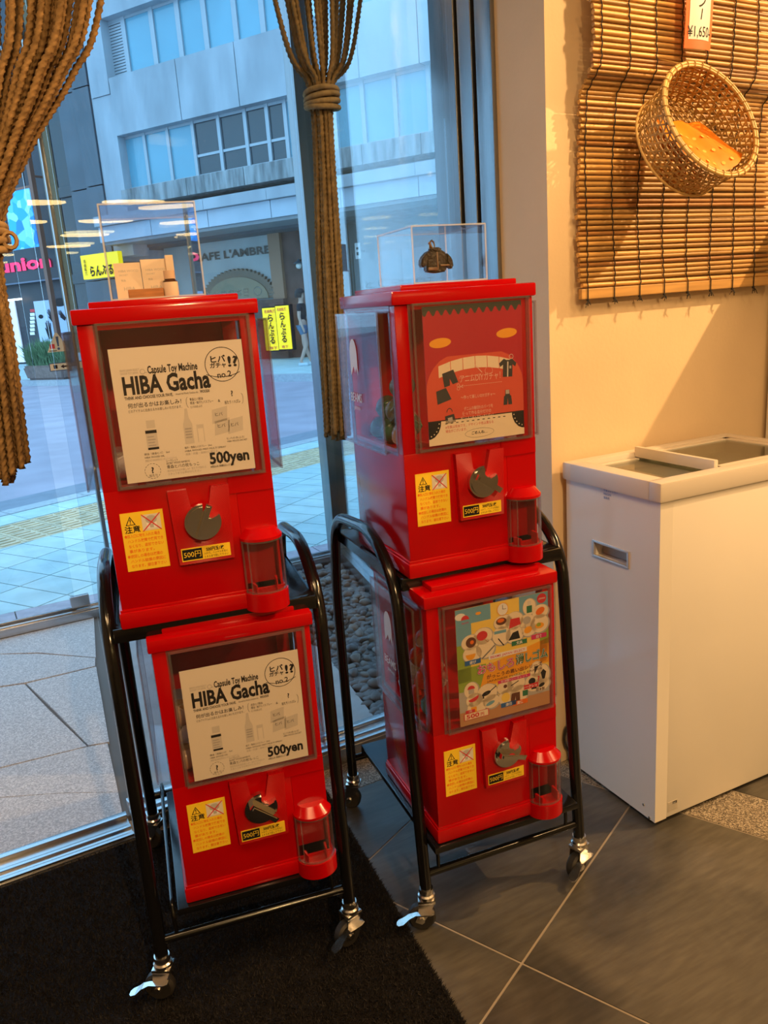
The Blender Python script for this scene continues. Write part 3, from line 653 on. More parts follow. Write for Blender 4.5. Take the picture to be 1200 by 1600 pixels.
def poster_erasers(root):
    w, h = 0.200, 0.240
    s = poster(root, 0.0565, 0.2565, 0.2475, 0.2475+h, YELP); P = Print(); k = BLACKM
    U = lambda u: u*w
    V = lambda v: (1-v)*h
    P.rect(SKYP, 0, V(.30), U(.16), h); P.rect(SKYP, U(.16), V(.13), U(.37), h); P.rect(SKYP, U(.68), V(.16), w, h); P.rect(YELP, U(.17), V(.20), U(.38), V(.13), 2)
    for i in range(8): P.rect(SKYP, U(.30+.085*i), V(.26+.07*(i % 2)), U(.35+.085*i), V(.22+.07*(i % 2)), 2)
    P.rect(LIMEP, 0, V(.62), U(.14), V(.30), 1); P.poly(LIMEP, [(0, V(.70)), (U(.3), V(.72)), (U(.3), V(.5)), (0, V(.5))]); P.rect(LIMEP, U(.90), V(.45), w, V(.15), 2)
    P.rect(GREY, 0, V(.88), w, V(.70), 1); P.rect(TAN, 0, 0, w, V(.88), 1); P.poly(AMBER, [(U(.22), V(.72)), (U(.97), V(.60)), (w, V(.40)), (U(.30), V(.52))], 2)
    P.rect(YELP, U(.40), V(.86), U(.72), V(.70), 2); P.rect(AMBER, U(.9), V(.62), w, V(.42), 2)
    P.ell(WHITE, U(.50), V(.07), .0125, .0135, 3); P.ring(AMBER, U(.50), V(.07), .0125, .0135, .0014, 4); P.line(k, (U(.50), V(.07)), (U(.50), V(.035)), .0009, 5); P.line(k, (U(.50), V(.07)), (U(.535), V(.07)), .0009, 5)
    P.ell(WHITE, U(.05), V(.06), .011, .007, 2); P.ell(REDP, U(.10), V(.09), .0085, .0085, 3, a0=0, a1=PI); P.text(MAG, 'BEAMS', U(.10), V(.125), .005, lay=3, align='c'); P.ell(REDP, U(.93), V(.05), .0105, .010, 3); P.text(WHITE, 'JAPAN', U(.93), V(.058), .005, lay=4, align='c')
    for u, v in ((.24, .06), (.78, .045)): P.ell(AMBER, U(u), V(v), .006, .003, 2)
    def blob(cs, lay=3):
        for u, v, a, b in cs: P.ell(k if False else GREY, U(u)+.0012, V(v)-.0012, U(a)+.002, b*h+.002, lay); 
        for u, v, a, b in cs: P.ell(CREAM, U(u), V(v), U(a), b*h, lay+1)
    blob([(.15, .29, .10, .065), (.28, .26, .10, .07), (.16, .39, .10, .07), (.30, .37, .10, .08)])
    P.ell(BRN, U(.15), V(.29), .011, .0105, 5); P.ell(ORG, U(.16), V(.29), .004, .004, 6); P.ell(REDP, U(.27), V(.255), .0115, .0095, 5, .1); P.line(TAN, (U(.29), V(.285)), (U(.33), V(.32)), .0014, 5); P.ell(AMBER, U(.14), V(.39), .0105, .0115, 5, a0=PI, a1=2*PI); P.line(GREY, (U(.26), V(.45)), (U(.40), V(.36)), .0035, 5); P.line(k, (U(.26), V(.45)), (U(.40), V(.36)), .0012, 6)
    blob([(.50, .18, .10, .06), (.62, .19, .10, .075), (.48, .29, .10, .08), (.62, .31, .10, .07)])
    P.ell(BRN, U(.48), V(.17), .0115, .0075, 5); P.ell(ORG, U(.475), V(.162), .0075, .004, 6); P.poly(REDP, [(U(.56), V(.25)), (U(.58), V(.17)), (U(.68), V(.17)), (U(.69), V(.23))], 5); P.rect(SKYP, U(.40), V(.27), U(.53), V(.245), 5); P.line(k, (U(.44), V(.31)), (U(.50), V(.38)), .0022, 5); P.poly(k, [(U(.55), V(.35)), (U(.60), V(.29)), (U(.66), V(.28)), (U(.68), V(.35))], 5)
    blob([(.79, .10, .07, .07), (.76, .22, .09, .06), (.91, .16, .09, .06), (.90, .26, .10, .08), (.78, .29, .09, .06)])
    P.rect(GRNP, U(.76), V(.15), U(.82), V(.09), 5); P.rect(PALE, U(.77), V(.09), U(.81), V(.05), 5); P.ell(GREY, U(.76), V(.21), .009, .008, 5); P.ell(ORG, U(.91), V(.155), .0105, .007, 5, .4); P.ell(AMBER, U(.77), V(.295), .009, .007, 5, .3); P.ell(AMBER, U(.90), V(.28), .010, .006, 5); P.ell(LIMEP, U(.89), V(.27), .005, .004, 6)
    for u, v, m, t in ((.16, .46, BLUP, '遊び'), (.67, .385, GRNP, '文具'), (.89, .37, MAG, '給食'), (.53, .905, BLUP, '縁日'), (.66, .915, ORG, '夏休'), (.79, .795, REDP, 'シークレット')): P.rect(m, U(u-.085), V(v+.02), U(u+.085), V(v-.02), 6); P.text(WHITE, t, U(u), V(v+.012), .007, lay=7, align='c', off=.02)
    P.rect(WHITE, U(.33), V(.475), U(.75), V(.435), 6); P.text(MAG, 'BEAMS JAPAN SELECT', U(.54), V(.466), .0068, w=U(.38), lay=7, align='c', off=.01)
    def outl(t, u, v, hh, ww, m):
        P.text(k, t, U(u), V(v), hh, w=U(ww)+.002, lay=7, off=.075); P.text(WHITE, t, U(u)+.0004, V(v)+.0002, hh, w=U(ww)+.001, lay=8, off=.05); P.text(m, t, U(u)+.0008, V(v)+.0003, hh, w=U(ww), lay=9, off=.015)
    outl('おもしろ', .20, .575, .0215, .40, MAG); outl('消しゴム', .62, .565, .0215, .36, GRNP)
    P.text(BRN, 'がっこうの思い出シリーズ', U(.30), V(.635), .0095, w=U(.62), lay=7, off=.02); P.text(BRN, 'JAPANESE PUZZLE ERASER', U(.30), V(.668), .0055, w=U(.62), lay=7)
    P.rect(MAG, U(.42), V(.705), U(.78), V(.678), 7); P.text(WHITE, '全18種+シークレット', U(.60), V(.699), .0055, lay=8, align='c', w=U(.30))
    blob([(.13, .70, .075, .07), (.16, .79, .09, .06), (.30, .76, .11, .08), (.18, .86, .10, .08), (.34, .84, .09, .06)])
    P.ell(REDP, U(.13), V(.69), .008, .0075, 5, a0=0, a1=PI); P.rect(GREY, U(.10), V(.73), U(.16), V(.69), 5); P.ell(REDP, U(.15), V(.77), .0115, .008, 5, .3, a0=PI, a1=2*PI); P.ell(k, U(.29), V(.76), .010, .0045, 5, .25); P.line(k, (U(.33), V(.75)), (U(.40), V(.715)), .002, 5); P.rect(k, U(.25), V(.80), U(.265), V(.765), 5); P.rect(AMBER, U(.12), V(.90), U(.18), V(.85), 5); P.ell(SKYP, U(.33), V(.855), .010, .0038, 5, .3)
    blob([(.50, .75, .09, .06), (.62, .74, .10, .075), (.52, .84, .10, .07), (.65, .84, .10, .08)])
    P.ell(BRN, U(.50), V(.74), .004, .004, 5); P.line(k, (U(.56), V(.75)), (U(.65), V(.72)), .0018, 5); P.ell(YELP, U(.50), V(.84), .0095, .010, 5); P.poly(BRN, [(U(.55), V(.90)), (U(.57), V(.82)), (U(.66), V(.82)), (U(.66), V(.90)), (U(.615), V(.90)), (U(.61), V(.85)), (U(.60), V(.90))], 6); P.rect(GRNP, U(.69), V(.87), U(.75), V(.82), 5)
    blob([(.85, .66, .07, .07), (.82, .77, .10, .08), (.93, .72, .07, .09), (.91, .80, .09, .06)])
    P.poly(k, [(U(.83), V(.70)), (U(.83), V(.63)), (U(.88), V(.63))], 5); P.ell(k, U(.80), V(.755), .008, .007, 5); P.poly(k, [(U(.90), V(.70)), (U(.93), V(.67)), (U(.965), V(.70)), (U(.945), V(.76)), (U(.92), V(.76))], 5); P.poly(k, [(U(.79), V(.83)), (U(.80), V(.79)), (U(.85), V(.79)), (U(.85), V(.83))], 5); P.ell(k, U(.91), V(.81), .007, .004, 5, .3); P.text(REDP, '?', U(.875), V(.77), .016, lay=6, align='c', off=.03)
    P.rect(REDP, U(.04), V(.955), U(.31), V(.895), 5); P.rect(CREAM, U(.048), V(.951), U(.302), V(.899), 6); P.text(REDP, '500', U(.065), V(.943), .0125, w=U(.14), lay=7, off=.03); P.text(REDP, '円', U(.22), V(.943), .0085, lay=7, off=.02); P.rect(REDP, U(.06), V(.895), U(.16), V(.868), 6); P.text(WHITE, '1回', U(.11), V(.889), .005, lay=7, align='c')
    P.text(BRN, '日本製', U(.85), V(.855), .0065, lay=6, off=.02); P.text(GREY, 'MADE IN JAPAN', U(.78), V(.885), .004, lay=6)
    P.emit(s, loc=(0, -0.0004, 0))
CLRW = mat('white_vinyl', (0.80, 0.80, 0.82), 0.5)
def side_logo(sw, bl):
    P = Print()
    # drawn in the window's plane: u runs along machine depth towards the back seen from outside (mirrored)
    pts = [(-.020, -.028)]+[(-.020*math.cos(PI*t/12), .012+.030*math.sin(PI*t/12)) for t in range(13)]+[(.020, -.028), (.011, -.012), (.004, -.022), (-.003, -.010), (-.011, -.020)]
    P.poly(CLRW, pts)
    P.text(CLRW, 'BEAMS', 0, -.078, .024, w=.062, lay=1, off=.01, align='c'); P.text(CLRW, 'JAPAN', 0, -.094, .010, w=.036, lay=1, align='c')
    P.emit(sw, 'logo', loc=(0.003-bl-0.0012, 0.165, 0.40), rot=(0, 0, -PI/2))

mA1, wA1, _ = machine('red capsule machine with cream text poster on the rack on the black mat, upper shelf', (0.1886, 1.322, 0.7535), -0.1925, math.radians(-70))
mA2, wA2, _ = machine('red capsule machine with cream text poster on the rack on the black mat, lower shelf', (0.2214, 1.3015, 0.2102), -0.1925, math.radians(40), 0.024, 0.013)
mB1, wB1, sB1 = machine('red capsule machine with red clothes poster, upper shelf of the rack near the white freezer', (0.6985, 1.236, 0.7495), -0.1315, math.radians(32))
mB2, wB2, sB2 = machine('red capsule machine with colourful eraser poster on lower shelf of rack', (0.6975, 1.1882, 0.2052), -0.1315, math.radians(15), 0.0165, 0.020)
for o in (mA1, mA2, mB1, mB2): o['group'] = 'capsule machines on the racks'
poster_hiba(mA1); poster_hiba(mA2); poster_clothes(mB1); poster_erasers(mB2); side_logo(sB1, 0.024); side_logo(sB2, 0.0165)

# capsules inside the machines
CAPT = {c: clear_mat('capsule_clear_'+c, t, 1.45, 0.03, 0.12, t) for c, t in dict(plain=(0.9, 0.88, 0.85), green=(0.35, 0.62, 0.42), orange=(0.95, 0.35, 0.1), amber=(0.85, 0.7, 0.45)).items()}
CAPB = {c: mat('capsule_'+c, t, 0.25) for c, t in dict(white=(0.75, 0.72, 0.66), green=(0.06, 0.22, 0.12), red=(0.6, 0.03, 0.02), orange=(0.7, 0.12, 0.02), tan=(0.55, 0.40, 0.26)).items()}
def capsule(mroot, p, top, bot, label, r=0.024):
    M = Matrix.Translation(mroot.location)@Matrix.Rotation(mroot.rotation_euler.z, 4, 'Z')
    t = thing('toy_capsule', label, 'capsule', M@Vector(p), 0, 'capsules inside the machines')
    t.rotation_euler = (random.uniform(-0.9, 0.9), random.uniform(-0.9, 0.9), random.uniform(0, 6))
    pr = [(r*math.cos(a), r*math.sin(a)) for a in [k*PI/16 for k in range(9)]]; pr[-1] = (0.0, r)
    MB().lathe([(max(a, 1e-5), b) for a, b in pr], 18).build('clear_half', CAPT[top], t, 60)
    MB().lathe([(max(a, 1e-5), -b) for a, b in pr[::-1]]+[(r+0.001, 0.0), (r+0.001, 0.003), (r-0.0012, 0.003)], 18).build('coloured_half', CAPB[bot], t, 60)
    MB().box(-0.009, 0.009, -0.006, 0.006, -0.004, 0.012, 0.003).build('toy', CAPB[bot], t)
lay = [(0.060, 0.242), (0.036, 0.191), (0.036, 0.133), (0.036, 0.075), (0.114, 0.24), (0.092, 0.176)]
LB1 = 'capsule inside the machine with the red clothes poster'; LB2 = 'capsule inside the machine with the colourful eraser poster'
LA1 = 'capsule inside the upper machine with a cream text poster'; LA2 = 'capsule inside the lower machine with a cream text poster'
for k, (x, y) in enumerate(lay): capsule(mB1, (x, y, 0.2615), ['plain', 'green', 'green', 'plain'][k % 4], ['red', 'green', 'green', 'tan'][k % 4], LB1)
capsule(mB1, (0.040, 0.160, 0.3045), 'green', 'green', LB1); capsule(mB1, (0.038, 0.105, 0.3035), 'plain', 'green', LB1); capsule(mB1, (0.042, 0.083, 0.35), 'amber', 'green', LB1)
for k, (x, y) in enumerate(lay): capsule(mB2, (x, y, 0.2615), ['plain', 'plain', 'orange', 'green'][k % 4], ['white', 'white', 'orange', 'green'][k % 4], LB2)
for k, (x, y, z) in enumerate([(0.04, 0.16, 0.304), (0.038, 0.105, 0.304), (0.04, 0.075, 0.345), (0.04, 0.13, 0.346), (0.042, 0.098, 0.395)]): capsule(mB2, (x, y, z), ['plain', 'orange', 'orange', 'orange', 'amber'][k], ['white', 'orange', 'red', 'orange', 'tan'][k], LB2)
for k, (x, y) in enumerate([(0.034, 0.10), (0.034, 0.16), (0.092, 0.12)]): capsule(mA1, (x, y, 0.2615), 'plain', 'tan' if k % 2 else 'white', LA1)
for k, (x, y, z) in enumerate([(0.034, 0.06, 0.2615), (0.034, 0.115, 0.2615), (0.036, 0.17, 0.2615), (0.035, 0.088, 0.303), (0.036, 0.142, 0.303), (0.036, 0.115, 0.345), (0.036, 0.062, 0.349), (0.09, 0.09, 0.2615), (0.15, 0.09, 0.2615), (0.21, 0.09, 0.2615)]): capsule(mA2, (x, y, z), 'amber' if k % 3 == 0 else 'plain', 'white' if k % 2 else 'tan', LA2)

# ================================================================ racks
def arc(c, r, a0, a1, n): return [(c[0]+r*math.cos(a0+(a1-a0)*k/n), c[1]+r*math.sin(a0+(a1-a0)*k/n)) for k in range(n+1)]
def smooth_path(pts, rad, n=7):
    out = [Vector(pts[0])]
    for i in range(1, len(pts)-1):
        p, a, b = Vector(pts[i]), Vector(pts[i-1]), Vector(pts[i+1])
        d1 = (a-p); d2 = (b-p); r = min(rad, d1.length*0.48, d2.length*0.48)
        s, e = p+d1.normalized()*r, p+d2.normalized()*r
        for k in range(n+1):
            t = k/n; out.append(s*(1-t)**2+p*2*t*(1-t)+e*t*t)
    out.append(Vector(pts[-1])); return out
def caster(root, x, y, yaw, lever):
    c = MB().lathe([(0.0, 0.096), (0.0145, 0.096), (0.0155, 0.090), (0.0145, 0.084), (0.0175, 0.081), (0.0175, 0.074), (0.013, 0.072), (0.0, 0.072)], 20)
    c = c.build('caster', ZINC, root, 40, loc=(x, y, 0), rot=(0, 0, yaw))
    f = MB().box(-0.018, 0.018, -0.016, 0.016, 0.066, 0.074, 0.002)
    for s in (-1, 1): f.prism([(-0.017, 0.070), (0.016, 0.070), (0.020, 0.040), (0.026, 0.024), (0.012, 0.018), (-0.006, 0.046)], s*0.0135-0.0011, s*0.0135+0.0011, 'y')
    f.lathe([(0.0, -0.018), (0.006, -0.018), (0.006, 0.018), (0.0, 0.018)], 10, 'y', (0.012, 0, 0.0285))
    f.build('fork', ZINC, c, 30)
    MB().lathe([(0.007, -0.0095), (0.024, -0.0105), (0.0285, -0.006), (0.0285, 0.006), (0.024, 0.0105), (0.007, 0.0095)], 28, 'y', (0.012, 0, 0.0287)).build('wheel', RUBBER, c, 40)
    if lever:
        # two-lobed brake pedal across the axle
        l = MB(); prof = [(-0.034, 0.052, 0.008), (-0.026, 0.050, 0.010), (-0.012, 0.046, 0.006), (0.004, 0.046, 0.0055), (0.018, 0.040, 0.008), (0.030, 0.030, 0.0105), (0.040, 0.026, 0.009), (0.044, 0.025, 0.004)]
        vs = []
        for xx, zz, hw in prof:
            for yy, dz in ((-hw, 0), (hw, 0), (hw, 0.0025), (-hw, 0.0025)): vs.append((0.020+xx, yy+0.019, zz+dz))
        fs = [[0, 1, 2, 3], [4*len(prof)-4+k for k in range(4)]]
        for i in range(len(prof)-1):
            for k in range(4): fs.append([i*4+k, i*4+(k+1) % 4, i*4+4+(k+1) % 4, i*4+4+k])
        l.add(vs, fs).build('brake_lever', ZINC, c, 30)
def rack(label, loc, rz, w, xl, lower_x, lower_y, ff, fb):
    """local x to the right, y to the back; left frame at x=xl, right frame at x=w"""
    r = thing('machine_rack', label, 'rack', loc, rz, 'black tube racks')
    prof = [(ff, 0.092), (0.033, 0.738), (0.150, 0.815), (0.395, 0.792), (0.437, 0.60), (fb, 0.092)]
    for x in (xl, w):
        MB().tube(smooth_path([(x, a, b) for a, b in prof], 0.075), 0.0122, 12).build('side_frame', BLACK, r, 60)
    # upper shelf: rectangular steel frame with a flat pan
    y0, y1 = 0.028, 0.412; m = MB()
    m.box(xl+0.011, w-0.011, y0+0.006, y1, 0.738, 0.747, 0.0015)
    m.box(xl+0.008, w-0.008, y0-0.008, y0+0.006, 0.722, 0.747, 0.002); m.box(xl+0.008, w-0.008, y1, y1+0.012, 0.722, 0.747, 0.002)
    m.box(xl+0.009, xl+0.013, y0, y1+0.01, 0.724, 0.747); m.box(w-0.013, w-0.009, y0, y1+0.01, 0.724, 0.747)
    m.build('upper_shelf', BLACK, r, 30)
    # lower shelf: flat plate on bent rods, cross bars front and back
    ly = lower_y
    MB().box(lower_x, w-0.024, ly, 0.385, 0.190, 0.2035, 0.002).build('lower_shelf', BLACK, r, 30)
    yb = ff+0.003
    MB().tube([(xl, yb, 0.125), (w, yb, 0.125)], 0.0085, 10).build('cross_bar', BLACK, r, 60)
    MB().tube([(xl, fb, 0.14), (w, fb, 0.14)], 0.0085, 10).build('cross_bar', BLACK, r, 60)
    for x in (xl+0.032, w-0.032):
        MB().tube(smooth_path([(x, yb, 0.130), (x, yb, 0.165), (x, max(yb, lower_y)+0.012, 0.1875), (x, fb-0.035, 0.1875), (x, fb, 0.165), (x, fb, 0.143)], 0.02), 0.004, 8).build('support_rod', BLACK, r, 60)
    for x, y, ya, lv in ((xl, ff, 2.75, True), (w, ff, -2.75, True), (xl, fb, 2.6, False), (w, fb, 2.2, False)): caster(r, x, y, ya, lv)
    return r
rack('black tubular rack on casters standing on the black mat', (0.1655, 1.313, 0.006), -0.1925, 0.362, -0.004, 0.038, -0.012, 0.016, 0.485)
rack('black tubular rack on casters standing on the slate tiles', (0.694, 1.231, 0), -0.1315, 0.353, -0.016, -0.0035, -0.052, -0.020, 0.436)
# ================================================================ floor mat
MATB = mat('black_mat', (0.011, 0.010, 0.011), 0.95, spec=0.1, noise=0.3, nscale=25, bump=0.8, bscale=350)
def mat_edge(y): return 0.664-(1.5-y)*0.118
outline = [(-1.45, -0.4), (mat_edge(-0.4), -0.4)]+[(mat_edge(y)+0.003*math.sin(y*23), y) for y in [k*0.1-0.3 for k in range(22)] if y < 1.80]+[(mat_edge(1.80)-0.01, 1.835), (mat_edge(1.80)-0.04, 1.852), (-1.45, 1.852)]
rug = tag(MB().prism(outline, 0.0, 0.0055).build('door_mat', MATB), 'black pile mat lying inside the glass doorway', 'mat')
rnd = random.Random(11); vs = []; fs = []
def tuft(x, y, hh, wd, dx, dy):
    a = rnd.uniform(0, PI); c, s = math.cos(a)*wd, math.sin(a)*wd; o = len(vs)
    vs.extend([(x-c, y-s, 0.005), (x+c, y+s, 0.005), (x+dx, y+dy, 0.005+hh)]); fs.append((o, o+1, o+2))
for k in range(70000):
    y = rnd.uniform(0.75, 1.85); x = rnd.uniform(-0.35, mat_edge(min(y, 1.8))+0.001)
    if y > 1.82 and x > 0.5: continue
    tuft(x, y, rnd.uniform(0.004, 0.0085), 0.0016, rnd.gauss(0, 0.003), rnd.gauss(0, 0.003))
for k in range(3000):
    y = rnd.uniform(0.75, 1.82); tuft(mat_edge(y)+rnd.uniform(-0.004, 0.003), y, rnd.uniform(0.002, 0.007), 0.0014, abs(rnd.gauss(0.004, 0.003)), rnd.gauss(0, 0.003))
me = bpy.data.meshes.new('pile'); me.from_pydata(vs, [], fs); me.materials.append(mat('black_pile', (0.012, 0.011, 0.012), 0.8, spec=0.25)); tag(put('pile', me, rug), None, None, kind='stuff')

# ================================================================ freezer
FZ = thing('chest_freezer', 'white chest freezer with sliding glass lids against the cream wall', 'freezer', (1.2935, 1.1827, 0), -0.0527)
FW, FD, FH = 0.545, 0.318, 0.80
FWH = mat('freezer_white', (0.80, 0.76, 0.69), 0.1, spec=0.5, noise=0.02, nscale=3)
gy0, gy1, gz0, gz1 = 0.098, 0.214, 0.629, 0.664   # recessed grip: the end panel is built round it
b = MB()
b.box(0.034, FW, 0, FD, 0.012, FH, 0.005)
b.box(0.0, 0.036, 0.0, gy0, 0.012, FH); b.box(0.0, 0.036, gy1, FD, 0.012, FH); b.box(0.0, 0.036, gy0, gy1, 0.012, gz0); b.box(0.0, 0.036, gy0, gy1, gz1, FH)
b.build('cabinet', FWH, FZ, 25)
MB().box(0.012, FW-0.012, 0.012, FD-0.012, 0.0, 0.014).build('base', BLACKM, FZ)
gr = MB(); 
for a0, a1, c0, c1 in ((gy0-0.005, gy1+0.005, gz0-0.004, gz0+0.002), (gy0-0.005, gy1+0.005, gz1-0.002, gz1+0.004), (gy0-0.005, gy0+0.002, gz0, gz1), (gy1-0.002, gy1+0.005, gz0, gz1)): gr.box(-0.003, 0.004, a0, a1, c0, c1, 0.0015)
g = gr.build('grip', mat('grip_silver', (0.62, 0.6, 0.58), 0.3, 0.6), FZ, 30)
MB().box(0.026, 0.034, gy0+0.001, gy1-0.001, gz0+0.001, gz1-0.001).build('grip_recess', mat('grip_grey', (0.40, 0.37, 0.34), 0.5), g)
# rim of the top
TOPM = mat('freezer_top_trim', (0.66, 0.60, 0.52), 0.35)
rim = MB(); z0, z1 = FH+0.0005, 0.845
rim.box(-0.008, FW+0.008, -0.008, 0.034, z0, z1, 0.006); rim.box(-0.008, FW+0.008, FD-0.030, FD+0.006, z0, z1, 0.006); rim.box(-0.008, 0.040, 0.02, FD-0.02, z0, z1, 0.006); rim.box(FW-0.034, FW+0.008, 0.02, FD-0.02, z0, z1, 0.006)
rim.build('top_rim', TOPM, FZ, 30)
FRG = clear_mat('freezer_glass', (0.72, 0.75, 0.70), 1.5, 0.02, 0.06, (0.5, 0.5, 0.45))
def lid(name, x0, x1, z, fr):
    l = MB().box(x0, x1, 0.036, 0.036+fr, z, z+0.008, 0.001).box(x0, x1, FD-0.032-fr, FD-0.032, z, z+0.008, 0.001).box(x0, x0+fr, 0.036, FD-0.032, z, z+0.008, 0.001).box(x1-fr, x1, 0.036, FD-0.032, z, z+0.008, 0.001).build(name, TOPM, FZ, 30)
    MB().box(x0+fr-0.002, x1-fr+0.002, 0.036+fr-0.002, FD-0.032-fr+0.002, z+0.002, z+0.005).build('glass_pane', FRG, l)
    return l
lid('sliding_lid', 0.042, 0.30, 0.824, 0.012)
l2 = lid('sliding_lid', 0.20, FW-0.036, 0.8345, 0.018)
MB().box(0.192, 0.204, 0.034, FD-0.03, 0.8335, 0.860, 0.002).build('lid_handle', TOPM, l2, 30)
MB().box(0.045, FW-0.04, 0.038, FD-0.034, 0.70, 0.703).build('inner_tray', mat('freezer_inside', (0.45, 0.46, 0.44), 0.5, noise=0.3, nscale=30), FZ)
P = Print()
for i, t in enumerate(('冷凍ストッカー', 'FREEZER', '業務用')): P.text(BLUP, t, 0, -i*0.009, 0.007, lay=1)
P.emit(FZ, 'lettering', loc=(-0.0004, 0.180, 0.795), rot=(0, 0, -PI/2))
st = MB().box(0, 0.030, -0.0006, 0.0, 0, 0.026).build('rating_label', mat('label_silver', (0.55, 0.5, 0.42), 0.4), FZ, loc=(0.040, -0.0002, 0.027))
P = Print(); P.rect(BLACKM, 0.014, 0.017, 0.028, 0.024); P.text(WHITE, 'R600', 0.015, 0.0185, 0.005, lay=2)
for i in range(4): P.rect(GREY, 0.002, 0.003+i*0.0045, 0.026-(0.003*i % 0.006), 0.0045+i*0.0045)
P.emit(st, loc=(0, -0.0006, 0))
for y, z in ((0.038, 0.040), (0.018, 0.016)): MB().lathe([(0, -0.0015), (0.0035, -0.001), (0.004, 0.0005), (0, 0.0005)], 12, 'x', (0, y, z)).build('screw', ZINC, FZ, 40)
cord = MB().tube(smooth_path([on_y(893, 1128, 1.512), on_y(884, 1138, 1.512), on_y(881, 1155, 1.512), on_y(886, 1172, 1.512), on_y(900, 1180, 1.512), on_y(925, 1176, 1.512)], 0.03), 0.0035, 8)
tag(cord.build('power_cord', RUBBER, None, 60), 'black power cord looping out behind the white freezer', 'cord')

# ================================================================ bamboo blind
def blind_y(z):
    # hangs clear of the wall above, kinks in, then lies close to it
    if z > 1.735: return 1.452
    if z > 1.665: t = (z-1.665)/0.07; t = t*t*(3-2*t); return lerp(1.496, 1.452, t)
    return 1.496+0.006*math.sin((z-1.25)*9)
BL = thing('bamboo_blind', 'brown bamboo slat blind hanging on the cream wall', 'blind', (1.36, 1.497, 1.24))
bam = mat('bamboo', (0.47, 0.27, 0.085), 0.42, noise=0.28, nscale=16, stretch=(0.5, 10, 10), rand=0.32, spec=0.5)
bamd = mat('bamboo_dark', (0.36, 0.17, 0.05), 0.45, noise=0.25, nscale=16, stretch=(0.6, 10, 10), rand=0.3)
XL, XR = 0.0, 0.70
rnd = random.Random(5); rods = []
for v in range(6):
    ln = XR-XL; rods.append([MB().tube([(-0.006*rnd.random(), 0, 0), (ln*0.5, 0, rnd.uniform(-0.001, 0.001)), (ln, 0, 0)], rr, 8).mesh('slat', m, 60) for rr, m in ((0.0052, bam), (0.0046, bamd), (0.0057, bam))])
z = 1.262; nr = 0; zs = []
while z < 2.30:
    y = blind_y(z)
    me = rods[rnd.randrange(6)][0 if rnd.random() < 0.62 else (1 if rnd.random() < 0.5 else 2)]
    o = put('slat', me, BL, (rnd.uniform(-0.004, 0.003), y-1.497, z-1.24), (rnd.gauss(0, 0.2), rnd.gauss(0, 0.0022), 0)); nr += 1
    zs.append((z, y))
    dz = 0.0117*rnd.uniform(0.95, 1.1); sl = 1.0
    if 1.665 < z < 1.735: sl = 0.72
    z += dz*sl
MB().box(-0.004, XR, -0.007, 0.005, -0.010, 0.014, 0.002).build('bottom_bar', mat('bamboo_bar', (0.52, 0.30, 0.10), 0.45, noise=0.2, nscale=10, stretch=(0.5, 8, 8)), BL, loc=(0, 0.0, 0.0))
CORDM = mat('blind_cord', (0.022, 0.018, 0.016), 0.9)
for i in range(9):
    x = 0.014+i*0.0845; pth = []
    pth.append((x, -0.009, -0.013)); pth.append((x, -0.009, 0.016))
    for j, (zz, yy) in enumerate(zs):
        s = -1 if j % 2 else 1
        pth.append((x+0.0018*s+0.004*math.sin(j*0.17+i), yy-1.497-0.0067, zz-1.24)); 
    c = MB().tube(pth, 0.0014, 5).build('cord', CORDM, BL, 60)
    kn = MB(); 
    for q in range(6):
        a = rnd.uniform(-1, 1); kn.tube([(x, -0.008, -0.012), (x+0.006*a, -0.011, -0.018), (x+0.011*a, -0.010+rnd.uniform(-0.004, 0.003), -0.019-rnd.uniform(0.002, 0.011))], 0.0009, 4)
    kn.lathe([(0, -0.016), (0.0035, -0.0145), (0.0035, -0.0105), (0, -0.009)], 8, 'z', (x, -0.008, 0)); kn.build('knot', CORDM, c)

# ================================================================ basket on the blind
n_ = Vector((-0.01, -0.92, 0.39)).normalized()
rc = on_y(1112, 186, 1.303)
BK = thing('bamboo_basket', 'round open-weave bamboo basket hung on the bamboo blind', 'basket', rc)
BK.rotation_euler = n_.to_track_quat('Z', 'Y').to_euler()
WEAVE = mat('basket_bamboo', (0.46, 0.27, 0.07), 0.5, noise=0.3, nscale=60, spec=0.4)
RIMM = mat('basket_rim', (0.62, 0.40, 0.13), 0.45, noise=0.2, nscale=40)
R1, R0, BD = 0.131, 0.119, 0.098
def wall_pt(a, t, dr=0.0): r = lerp(R0, R1, t)+dr; return Vector((r*math.cos(a), r*math.sin(a), -BD+BD*t))
def strip(path, normals, wd, th=0.0007):
    m = MB(); vs = []; n = len(path)
    for i in range(n):
        t = (path[min(i+1, n-1)]-path[max(i-1, 0)]).normalized(); sd = t.cross(normals[i]).normalized()*wd/2; nn = normals[i]*th
        vs += [path[i]-sd-nn, path[i]+sd-nn, path[i]+sd+nn, path[i]-sd+nn]
    fs = [[0, 1, 2, 3], [4*n-4, 4*n-3, 4*n-2, 4*n-1]]
    for i in range(n-1):
        for k in range(4): fs.append([i*4+k, i*4+(k+1) % 4, i*4+4+(k+1) % 4, i*4+4+k])
    return m.add(vs, fs)
wv = MB(); NS = 40
for d in (1, -1):
    for i in range(NS):
        a0 = 2*PI*i/NS; P_ = []; N_ = []
        for k in range(11):
            t = k/10; a = a0+d*t*0.44; p = wall_pt(a, t, 0.0009*d*math.cos(k*PI)); P_.append(p); N_.append(Vector((math.cos(a), math.sin(a), 0)))
        s = strip(P_, N_, 0.0038); wv.add(s.v, s.f)
for j in range(1, 8):
    t = j/8; P_ = []; N_ = []
    for k in range(81): a = 2*PI*k/80; P_.append(wall_pt(a, t, 0.0004*math.cos(k*PI))); N_.append(Vector((math.cos(a), math.sin(a), 0)))
    s = strip(P_, N_, 0.0036); wv.add(s.v, s.f)
